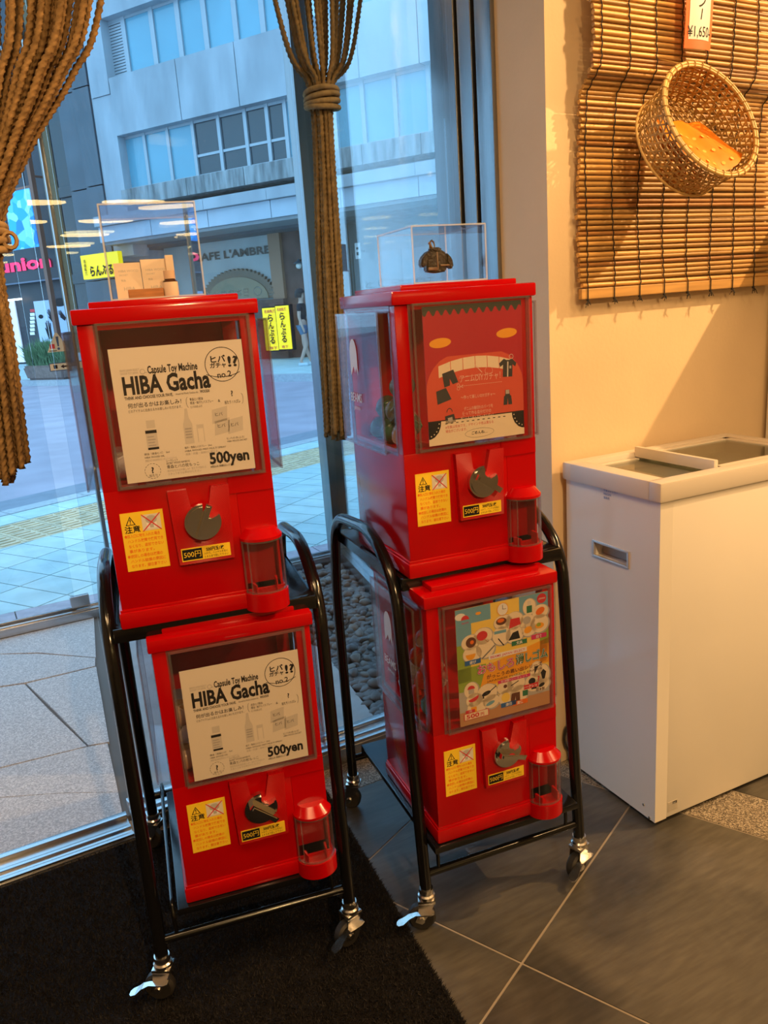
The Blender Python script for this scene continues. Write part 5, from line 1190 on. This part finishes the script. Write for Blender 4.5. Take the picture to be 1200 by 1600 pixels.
# toothed arch over the cafe entrance
arch_c = gv(375, 460); AR = abs(gv(322, 450)[0]-gv(440, 450)[0])/2*1.02; teeth = []
for k in range(57):
    a = PI*k/56; rr = AR*(1.0 if k % 2 else 0.93); teeth.append((arch_c[0]+rr*math.cos(a), max(0.1, arch_c[1]-0.15+rr*0.62*math.sin(a))))
ab = MB().prism(teeth, NG-0.10, NG+0.02, 'y'); ab.xf(lambda p: sp(p.x, p.y, p.z)-office.location); ab.build('toothed_arch', mat('arch_brown', (0.22, 0.15, 0.10), 0.7), office)
ab = MB().prism([(arch_c[0]+AR*0.8*math.cos(PI*k/24), max(0.1, arch_c[1]-0.15+AR*0.45*math.sin(PI*k/24))) for k in range(25)], NG-0.13, NG-0.06, 'y'); ab.xf(lambda p: sp(p.x, p.y, p.z)-office.location); ab.build('arch_panel', mat('arch_tan', (0.30, 0.22, 0.13), 0.6), office)
def street_text(root, body, m, s, n, z, h, w=None, off=0.03, align='c', name='lettering', depth=0.0):
    """lettering on a wall that faces the street"""
    P = Print(); P.text(m, body, 0, 0, h, w=w, lay=1, off=off, align=align)
    for mm, g in P.d.values():
        g.xf(lambda p: sp(s-p.x, n+p.y-0.02, z+p.z)-root.location); g.build(name, mm, root)
lp = gv(423, 392); lw_ = gv(303, 408)[0]-lp[0]
street_text(office, "CAFE L'AMBRE", mat('sign_bronze', (0.10, 0.085, 0.07), 0.6), lp[0], NG-0.005, lp[1]-0.05, 0.27, w=lw_, off=0.03, align='r')
# dark glazed shopfront under the fascia further along
gs = [gv(520, 400)[0]-0.5-1.35*k for k in range(9)]
for a, b_ in zip(gs, gs[1:]):
    w_ = part(office, 'shop_window', DKG, (b_, a, NG, NG+0.06, 0.08, 0.25), (b_, a, NG, NG+0.06, 2.5, zf0), (a-0.07, a, NG, NG+0.08, 0.25, 2.5))
    g = SB().sbox(b_, a-0.07, NG+0.02, NG+0.04, 0.25, 2.5); g.xf(lambda p: p-office.location); g.build('pane', mat('shop_glass', (0.05, 0.08, 0.09), 0.1, spec=0.9), w_)
pn = on_street(559, 392, NG-0.3)
tag_ = thing('hanging_notice', 'small white notice board by the dark shopfront across the street', 'notice', sp(pn[0], NG-0.3, pn[1])); part(tag_, 'board', WHITE, (pn[0]-0.07, pn[0]+0.07, NG-0.31, NG-0.28, pn[1]-0.18, pn[1]+0.18)); part(tag_, 'print', BLACKM, (pn[0]-0.03, pn[0]+0.03, NG-0.315, NG-0.31, pn[1]-0.1, pn[1]-0.03), (pn[0]-0.03, pn[0]+0.03, NG-0.315, NG-0.31, pn[1]+0.03, pn[1]+0.08)); part(tag_, 'bracket', BLACKM, (pn[0]-0.01, pn[0]+0.01, NG-0.29, NG-0.001, pn[1]-0.02, pn[1]+0.02))
lm = on_street(467, 415, NG-0.25); lamp = thing('wall_lamp', 'small conical wall lamp on the brown wall across the street', 'lamp', sp(lm[0], NG-0.25, lm[1]))
MB().lathe([(0.02, 0.16), (0.03, 0.12), (0.13, 0.06), (0.13, 0.05), (0.0, 0.08)], 16).build('shade', mat('lamp_shade', (0.05, 0.10, 0.14), 0.4), lamp, 40); MB().lathe([(0.0, -0.08), (0.06, -0.06), (0.08, 0.0), (0.06, 0.05), (0.0, 0.06)], 14).build('globe', mat('lamp_globe', (0.75, 0.72, 0.65), 0.3), lamp, 60); part(lamp, 'arm', BLACKM, (lm[0]-0.015, lm[0]+0.015, NG-0.25, NG-0.04, lm[1]+0.12, lm[1]+0.15))
# yellow cafe signs
SIGY = mat('sign_yellow', (0.85, 0.60, 0.0), 0.4, emit=1.0)  # emission added to keep the boards yellow under the blue sky
def yellow_sign(x0, y0, x1, y1, N, label, text='らんぶる', wscale=1.0):
    s0, z0 = on_street(x0, y1, N); s1, z1 = on_street(x1, y0, N); sa, sb = max(s0, s1), min(s0, s1)
    t = thing('cafe_sign', label, 'sign', sp((sa+sb)/2, N, z0), 0, 'yellow cafe signs'); w_ = sa-sb; hgt = z1-z0
    part(t, 'glow_board', SIGY, (sb, sa, N, N+0.12, z0, z1)); part(t, 'frame', BLACKM, (sb-0.03, sa+0.03, N+0.02, N+0.14, z0-0.03, z0), (sb-0.03, sa+0.03, N+0.02, N+0.14, z1, z1+0.03), (sb-0.03, sb, N+0.02, N+0.14, z0, z1), (sa, sa+0.03, N+0.02, N+0.14, z0, z1))
    hh = hgt*0.19
    for k, ch in enumerate(text): street_text(t, ch, BLACKM, (sa+sb)/2, N, z1-hgt*0.15-hh*0.92*(k+0.9), hh, w=min(w_*0.62, hh*0.8), off=0.03)
    street_text(t, '名曲喫茶', REDP, (sa+sb)/2, N, z1-hgt*0.11, hh*0.4, w=w_*0.7, off=0.02); street_text(t, '地下', REDP, (sa+sb)/2, N, z0+hgt*0.03, hh*0.4, w=w_*0.5, off=0.02)
    return t
yellow_sign(416, 480, 434, 548, NG-0.6, 'wider of two upright yellow cafe signs standing across the street')
yellow_sign(436.5, 477, 450, 546, NG-0.9, 'narrower of two upright yellow cafe signs standing across the street')
s0, z0 = on_street(131, 437, N0-0.5); s1, z1 = on_street(183, 392, N0-0.5)
ys = thing('cafe_sign', 'square yellow cafe sign fixed high on the grey column', 'sign', sp(s0, N0, z0), 0, 'yellow cafe signs'); part(ys, 'glow_board', SIGY, (s1, s0, N0-0.5, N0-0.35, z0, z1)); part(ys, 'bracket', BLACKM, ((s0+s1)/2-0.05, (s0+s1)/2+0.05, N0-0.35, N0+0.185, z1-0.2, z1-0.1), ((s0+s1)/2-0.05, (s0+s1)/2+0.05, N0-0.35, N0+0.185, z0+0.2, z0+0.3))
street_text(ys, 'らんぶる', BLACKM, (s0+s1)/2-0.05, N0-0.5, z0+(z1-z0)*0.12, (z1-z0)*0.48, w=(s0-s1)*0.62, off=0.04)
for k, ch in enumerate('名曲喫茶'): street_text(ys, ch, BLACKM, s0-(s0-s1)*0.11, N0-0.5, z0+(z1-z0)*(0.68-0.17*k), (z1-z0)*0.16, off=0.02)

# grey column and dark glazing beside the office building
COLM = mat('column_grey', (0.10, 0.12, 0.14), 0.5, noise=0.15, nscale=1.0)
sc0, sc1 = on_street(125, 240, N0)[0], on_street(148, 240, N0)[0]
grey = thing('grey_column', 'tall grey ribbed column beside the pale office building', 'column', sp(sc0, N0, 0.08))
for k, (a, b_) in enumerate(((sL+0.14, sL+0.75), (sL+0.80, sL+1.55))):
    for q in range(5): part(grey, 'column_panel', COLM, (a, b_, N0+0.05+0.14*k, N0+0.9, 0.08+q*2.4, 0.08+q*2.4+2.37))
sD = sL+1.55
dark = thing('dark_glass_block', 'dark glazed building next to the grey column across the street', 'building', sp(sD+0.5, N0+0.8, 0.08))
for q in range(5):
    w_ = part(dark, 'window', mat('dark_frame', (0.07, 0.08, 0.085), 0.5), (sD, sD+1.2, N0+0.7, N0+0.9, 0.08+q*2.4, 0.35+q*2.4), (sD, sD+0.08, N0+0.7, N0+0.9, 0.35+q*2.4, 2.48+q*2.4))
    g = SB().sbox(sD+0.08, sD+1.2, N0+0.8, N0+0.83, 0.35+q*2.4, 2.48+q*2.4); g.xf(lambda p: p-dark.location); g.build('pane', mat('dusk_glass', (0.035, 0.045, 0.05), 0.15, spec=0.7), w_)
part(dark, 'wall', MATS['building_core'], (sD, sD+1.3, N0+0.95, N0+6, 0.08, 13))
# brown post by the near edge of the road
pp = on_y(86, 330, 8.0)
post = thing('brown_post', 'slim brown steel post standing at the near kerb beside the doorway', 'post', (pp.x, 8.0, -0.06)); MB().lathe([(0.075, 0.0), (0.075, 0.03), (0.055, 0.04), (0.055, 5.5), (0.0, 5.5)], 18).build('shaft', mat('brown_paint', (0.15, 0.10, 0.045), 0.45), post, 40); MB().lathe([(0.062, 1.0), (0.062, 1.08)], 18).build('band', ALU, post, 40)

# dark record shop
NK = 18.5; kv = lambda x, y: on_street(x, y, NK)
DKB = mat('navy_black_cladding', (0.018, 0.021, 0.032), 0.45, noise=0.2, nscale=2)
rs = thing('record_shop', 'dark navy shop building with glowing magenta lettering', 'building', sp(kv(40, 500)[0], NK, 0.08))
sk0, sk1 = kv(92, 420)[0], kv(-160, 420)[0]
za, zb_ = kv(40, 440)[1], kv(40, 385)[1]
part(rs, 'wall', DKB, (sk0, sk1, NK+0.35, NK+8, 0.08, 13)); part(rs, 'sign_band', DKB, (sk0, sk1, NK, NK+0.4, za, zb_)); part(rs, 'band_edge', mat('band_edge', (0.12, 0.14, 0.2), 0.5), (sk0, sk1, NK-0.04, NK+0.02, za-0.05, za))
MAGL = mat('magenta_sign', (0.95, 0.01, 0.10), 0.4, emit=1.1)
a_, b_ = kv(80, 405), kv(8, 425); cw = (b_[0]-a_[0])/72*158
street_text(rs, 'diskunion', MAGL, a_[0], NK-0.02, kv(45, 421)[1], 0.58, w=cw*0.86, off=0.035, align='r')
for k in range(6): part(rs, 'cladding_panel', DKB, (sk0+k*1.3, sk0+k*1.3+1.27, NK+0.25, NK+0.4, zb_+0.03, 7.0)); part(rs, 'cladding_panel', DKB, (sk0+k*1.3, sk0+k*1.3+1.27, NK+0.25, NK+0.4, 7.04, 12))
# lit white door panel, notice column, picture board
d0, d1 = kv(22, 540)[0], kv(-8, 540)[0]; part(rs, 'lit_doorway', mat('lit_doorway', (0.80, 0.86, 0.95), 0.5, emit=0.45), (d0, d1, NK+0.30, NK+0.36, 0.15, kv(15, 468)[1])); lt = part(rs, 'strip_light', mat('strip_light', (1, 1, 0.95), 0.5, emit=3.0), (kv(27, 470)[0], kv(8, 470)[0], NK+0.1, NK+0.2, kv(15, 470)[1], kv(15, 470)[1]+0.06))
for k in range(7): 
    q = kv(38, 486+k*6); part(rs, 'notice_line', WHITE if k else REDP, (q[0]-0.12, q[0]+0.12, NK+0.32, NK+0.36, q[1]-0.05, q[1]+0.05))
s0, z0 = kv(58, 535); s1, z1 = kv(98, 466)
pb = part(rs, 'picture_board', mat('picture_board', (0.38, 0.48, 0.68), 0.5, emit=0.12), (s1, s0+0.12, NK+0.22, NK+0.34, z0, z1))
P = Print()
def hand(u, v, sc_, rot):
    sh = [(-.3, -1), (.3, -1), (.35, 0), (.45, .6), (.33, .62), (.22, .1), (.2, .85), (.08, .85), (.03, .1), (-.03, .9), (-.15, .88), (-.12, .1), (-.25, .75), (-.36, .7), (-.32, .0), (-.5, .25), (-.55, .15)]
    P.poly(BLACKM, [(u+(x*math.cos(rot)-y*math.sin(rot))*sc_, v+(x*math.sin(rot)+y*math.cos(rot))*sc_) for x, y in sh])
ww, hh = s0+0.12-s1, z1-z0; hand(ww*.32, hh*.30, hh*.24, .05); hand(ww*.45, hh*.62, hh*.20, .5); hand(ww*.75, hh*.62, hh*.16, .8); P.ell(BLACKM, ww*.75, hh*.92, ww*.2, hh*.10); P.ell(BLACKM, ww*.15, hh*.62, ww*.07, hh*.05)
for m, g in P.d.values(): g.xf(lambda p: sp(s0+0.12-p.x, NK+0.21+p.y, z0+p.z)-rs.location); g.build('picture', m, rs)
s0, z0 = kv(54, 392); s1, z1 = kv(79, 297)
bn = thing('blue_banner', 'tall bright blue picture banner hanging beside the record shop', 'banner', sp(s0, NK-0.8, z0)); 
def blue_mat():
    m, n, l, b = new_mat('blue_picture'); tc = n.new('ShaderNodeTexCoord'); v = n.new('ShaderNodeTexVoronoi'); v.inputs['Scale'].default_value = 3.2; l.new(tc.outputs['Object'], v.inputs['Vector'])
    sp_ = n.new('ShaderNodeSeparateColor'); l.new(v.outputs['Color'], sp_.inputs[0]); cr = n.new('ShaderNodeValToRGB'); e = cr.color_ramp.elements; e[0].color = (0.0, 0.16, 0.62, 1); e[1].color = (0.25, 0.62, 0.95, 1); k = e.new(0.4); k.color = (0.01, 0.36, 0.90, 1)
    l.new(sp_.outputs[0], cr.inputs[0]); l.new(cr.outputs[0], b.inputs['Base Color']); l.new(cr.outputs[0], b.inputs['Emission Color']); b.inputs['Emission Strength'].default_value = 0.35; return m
part(bn, 'sheet', blue_mat(), (s1, s0, NK-0.8, NK-0.76, z0, z1)); part(bn, 'bar', mat('brown_bar', (0.20, 0.09, 0.06), 0.5), (s1-0.1, s0+0.3, NK-0.82, NK-0.74, z1, z1+0.07)); part(bn, 'mast', MATS['brown_bar'], (s1-0.25, s1-0.1, NK-0.85, NK-0.7, 0.08, z1+1.5)); part(bn, 'bracket', MATS['brown_bar'], (s1-0.2, s1-0.15, NK-0.78, NK+0.4, z1+0.3, z1+0.36))
# planter
pq = on_floor(85, 592, 0.08); ps = pq.dot(SD); pn_ = pq.dot(SN)
pln = thing('flower_planter', 'low stone planter with feathery green grass in front of record shop', 'planter', pq)
bm = bmesh.new(); bmesh.ops.create_cube(bm, size=1)
for v in bm.verts: k = 1.0 if v.co.z > 0 else 0.88; v.co = Vector((v.co.x*1.5*k, v.co.y*0.6*k, (v.co.z+0.5)*0.34))
bmesh.ops.bevel(bm, geom=bm.edges[:], offset=0.05, segments=2, affect='EDGES'); mm = MB().bm(bm); ang = math.atan2(SD.y, SD.x); R_ = Matrix.Rotation(ang, 4, 'Z'); mm.xf(lambda p: R_@p); mm.build('trough', mat('planter_stone', (0.20, 0.15, 0.13), 0.85, noise=0.2, nscale=12), pln, 40)
vs = []; fs = []; r5 = random.Random(4)
for k in range(1100):
    x = r5.uniform(-0.68, 0.68); y = r5.uniform(-0.22, 0.22); h_ = r5.uniform(0.3, 0.75)*(1-0.35*abs(x)); dx, dy = r5.gauss(0, 0.13), r5.gauss(0, 0.10); o = len(vs)
    a, b2, c = R_@Vector((x-0.012, y, 0.31)), R_@Vector((x+0.012, y, 0.31)), R_@Vector((x+dx*0.5, y+dy*0.5, 0.31+h_*0.6)); d_ = R_@Vector((x+dx*1.3, y+dy*1.3, 0.31+h_)); vs += [a, b2, c+Vector((0.01, 0, 0)), c-Vector((0.01, 0, 0)), d_]; fs += [(o, o+1, o+2, o+3), (o+3, o+2, o+4)]
me = bpy.data.meshes.new('grass'); me.from_pydata([tuple(v) for v in vs], [], fs); me.materials.append(mat('planter_grass', (0.10, 0.19, 0.09), 0.7, noise=0.3, nscale=5)); tag(put('grass', me, pln), None, None, kind='stuff')

# ---------------------------------------------------------------- stickers and lettering on the glass
def on_glass(x, y, Y): return on_y(x, y, Y)
STKW = mat('sticker_white', (0.75, 0.68, 0.56), 0.5); STKB = mat('sticker_blue', (0.03, 0.10, 0.24), 0.5)
sq = on_glass(92, 550, 3.60); q2 = on_glass(75, 551, 3.60); q3 = on_glass(86, 520, 3.60)
sz = q3.z-q2.z; ws = thing('warning_sticker', 'triangular warning sticker with exclamation mark on the glass door', 'sticker', (q2.x, 3.6143, q2.z)); wd = sz*1.15
MB().prism([(0, 0), (wd, 0), (wd*0.55, sz), (wd*0.45, sz)], -0.0006, 0.0002, 'y').build('backing', STKW, ws); P = Print(); P.poly(STKB, [(wd*.45, sz*.80), (wd*.58, sz*.80), (wd*.55, sz*.28), (wd*.48, sz*.28)]); P.ell(STKB, wd*.515, sz*.16, sz*.07, sz*.07); P.rect(REDP, wd*.14, sz*.18, wd*.36, sz*.42); P.rect(BLACKM, wd*.08, sz*.04, wd*.42, sz*.08); P.emit(ws, 'print', loc=(0, -0.0006, 0))
q4 = on_glass(79, 581, 3.60); q5 = on_glass(79, 568, 3.60); ar = thing('arrow_sticker', 'blue bordered arrow sticker below the triangular warning sticker', 'sticker', (q4.x, 3.6143, q4.z)); hh = q5.z-q4.z; ww = hh*4
MB().box(0, ww, -0.0005, 0.0002, 0, hh).build('backing', STKB, ar); P = Print(); P.rect(STKW, hh*.1, hh*.1, ww-hh*.1, hh*.9); P.rect(BLACKM, hh*.5, hh*.3, hh*.95, hh*.75, 2); P.poly(BLACKM, [(hh*1.3, hh*.5), (hh*1.7, hh*.75), (hh*1.7, hh*.6), (hh*2.4, hh*.6), (hh*2.4, hh*.4), (hh*1.7, hh*.4), (hh*1.7, hh*.25)], 2); P.emit(ar, 'print', loc=(0, -0.0005, 0))
g0 = on_glass(390, 459, 3.60); g1 = on_glass(324, 461, 3.60); gl = thing('glass_lettering', 'white lettering on the outside of the shop window, reversed from inside', 'lettering', (g0.x, 3.6135, g0.z)); P = Print()
VIN = mat('white_vinyl_letter', (0.55, 0.58, 0.58), 0.6); wd = (g0.x-g1.x); P.text(VIN, '日本のセンス', 0, -0.008, 0.042, w=wd, lay=0, mirror=True); P.ring(VIN, 0.045, 0.010, 0.020, 0.020, 0.003, 0); P.text(VIN, 'と', 0.125, -0.008, 0.04, lay=0, mirror=True)
P.emit(gl, 'letters', loc=(0, 0, 0))

# ---------------------------------------------------------------- people across the street
SKIN = mat('skin', (0.50, 0.32, 0.24), 0.6); HAIR = mat('black_hair', (0.015, 0.012, 0.012), 0.6); TEE = mat('black_tee', (0.012, 0.012, 0.016), 0.8); SHORT = mat('denim_shorts', (0.10, 0.17, 0.25), 0.8); SHOE = mat('pale_shoes', (0.5, 0.6, 0.65), 0.6); LILAC = mat('lilac_bag', (0.42, 0.40, 0.78), 0.6)
def skin_mesh(nodes, edges, name, m, parent, levels=2):
    me = bpy.data.meshes.new(name); me.from_pydata([n[0] for n in nodes], edges, []); me.update()
    o = bpy.data.objects.new(name, me); col.objects.link(o)
    o.modifiers.new('skin', 'SKIN'); sd_ = me.skin_vertices[0].data
    for i, n in enumerate(nodes): sd_[i].radius = (n[1], n[2] if len(n) > 2 else n[1]); sd_[i].use_root = (i == 0)
    s_ = o.modifiers.new('sub', 'SUBSURF'); s_.levels = levels; s_.render_levels = levels
    bpy.context.view_layer.update(); m2 = bpy.data.meshes.new_from_object(o.evaluated_get(bpy.context.evaluated_depsgraph_get())); bpy.data.objects.remove(o)
    m2.polygons.foreach_set('use_smooth', [True]*len(m2.polygons)); m2.materials.clear(); m2.materials.append(m); return put(name, m2, parent)
def person(label, px, py, heading, hgt, bag=True, hat=True, top=TEE, low=SHORT):
    g = on_floor(px, py, 0.08); t = thing('person', label, 'person', g, heading, 'people across the street'); k = hgt/1.65
    N = [((0, 0, .90*k), .105*k, .085*k), ((0, 0, 1.08*k), .10*k, .075*k), ((0, .0, 1.28*k), .125*k, .085*k), ((0, .005, 1.38*k), .05*k), ((0, .0, 1.44*k), .045*k), ((0, -.01, 1.50*k), .07*k), ((0, -.01, 1.57*k), .08*k, .09*k), ((0, 0, 1.63*k), .055*k)]
    E_ = [(i, i+1) for i in range(7)]
    for s, sw, el in ((-1, .10, .0), (1, -.10, .9)):
        b0 = len(N); N += [((s*.15*k, 0, 1.33*k), .05*k), ((s*.19*k, .02, 1.08*k), .038*k), ((s*.20*k, -.04-el*.16, (.86+el*.17)*k), .028*k), ((s*.19*k-s*el*.03, -.06-el*.22, (.80+el*.22)*k), .030*k, .018*k), ((s*.18*k-s*el*.04, -.07-el*.27, (.73+el*.28)*k), .016*k)]; E_ += [(2, b0), (b0, b0+1), (b0+1, b0+2), (b0+2, b0+3), (b0+3, b0+4)]
        b0 = len(N); N += [((s*.085*k, 0, .82*k), .085*k), ((s*.09*k, -sw*.5-.02, .48*k), .055*k), ((s*.095*k, sw*.9, .10*k), .036*k), ((s*.10*k, sw*.9-.06, .035*k), .035*k, .03*k), ((s*.10*k, sw*.9-.14, .03*k), .03*k, .025*k)]; E_ += [(0, b0), (b0, b0+1), (b0+1, b0+2), (b0+2, b0+3), (b0+3, b0+4)]
    body = skin_mesh(N, E_, 'body', SKIN, t)
    sh = [((0, 0, .93*k), .13*k, .10*k), ((0, 0, 1.10*k), .122*k, .096*k), ((0, 0, 1.29*k), .142*k, .10*k), ((0, 0, 1.37*k), .075*k)]; es = [(0, 1), (1, 2), (2, 3)]
    for s in (-1, 1): b0 = len(sh); sh += [((s*.155*k, 0, 1.325*k), .062*k), ((s*.182*k, .012, 1.19*k), .056*k)]; es += [(2, b0), (b0, b0+1)]
    skin_mesh(sh, es, 'shirt', top, t)
    so = [((0, 0, .93*k), .128*k, .10*k)]; es = []
    for s, sw in ((-1, .10), (1, -.10)): b0 = len(so); so += [((s*.088*k, 0, .82*k), .10*k), ((s*.09*k, -sw*.3, .64*k), .085*k)]; es += [(0, b0), (b0, b0+1)]
    skin_mesh(so, es, 'shorts', low, t)
    MB().lathe([(0.0, .125*k), (.06*k, .115*k), (.095*k, .07*k), (.10*k, .0), (.085*k, -.06*k), (.0, -.05*k)], 16, 'z', (0, .025*k, 1.555*k)).build('hair', HAIR, t, 60)
    if hat:
        MB().lathe([(0.0, .10*k), (.06*k, .09*k), (.10*k, .03*k), (.105*k, .0), (.0, .0)], 18, 'z', (0, 0, 1.60*k)).prism([(-.085*k, -.05*k), (.085*k, -.05*k), (.06*k, -.19*k), (-.06*k, -.19*k)], 1.598*k, 1.612*k).build('cap', TEE, t, 40)
    for s, sw in ((-1, .10), (1, -.10)): MB().box(s*.10*k-.042*k, s*.10*k+.042*k, sw*.9-.17*k, sw*.9+.06*k, 0.0, .075*k, .02*k).build('shoe', SHOE, t, 60)
    return t
p1 = person('person in black cap, black tee and denim shorts walking across the street', 479, 571, 0.9, 1.60)
bg_ = on_floor(489, 571, 0.08)
t = thing('shopping_bag', 'lilac shopping bag hanging beside the person in black tee', 'bag', bg_+Vector((0.03, -0.1, 0.50)), 0.9); MB().box(-0.10, 0.10, -0.04, 0.04, 0, 0.42, 0.01).build('bag_body', LILAC, t, 40); MB().tube([(-0.05, 0, 0.42), (-0.03, 0, 0.50), (0.03, 0, 0.50), (0.05, 0, 0.42)], 0.008, 6).build('handle', LILAC, t)
p2 = person('person in grey top near the grey column, head over the red machine', 131, 583, -0.4, 1.55, True, True, mat('grey_top', (0.12, 0.16, 0.22), 0.8), mat('dark_trousers', (0.03, 0.04, 0.06), 0.8))

# ---------------------------------------------------------------- ceiling lights deep in the shop (seen only as reflections)
LAMPM = mat('ceiling_lamp', (1.0, 0.68, 0.25), 0.5, emit=16.0); LAMPB = mat('ceiling_lamp_body', (0.6, 0.6, 0.6), 0.5)
for k in range(4):
    for i, x in enumerate((-0.9, 0.2, 1.3, 2.5)):
        y = -7.0-k*1.9
        t = thing('ceiling_light', 'long oval warm ceiling lamp inside the shop', 'ceiling lamp', (x, y, 2.70), 0, 'warm ceiling lamps')
        MB().lathe([(0.0, 0.0), (0.12, 0.0), (0.13, 0.01), (0.13, 0.03)], 20).xf(lambda p: Vector((p.x*3.0, p.y, p.z))).build('diffuser', LAMPM, t, 40)
        MB().lathe([(0.13, 0.03), (0.13, 0.099), (0.0, 0.099)], 20).xf(lambda p: Vector((p.x*3.0, p.y, p.z))).build('housing', LAMPB, t, 40)
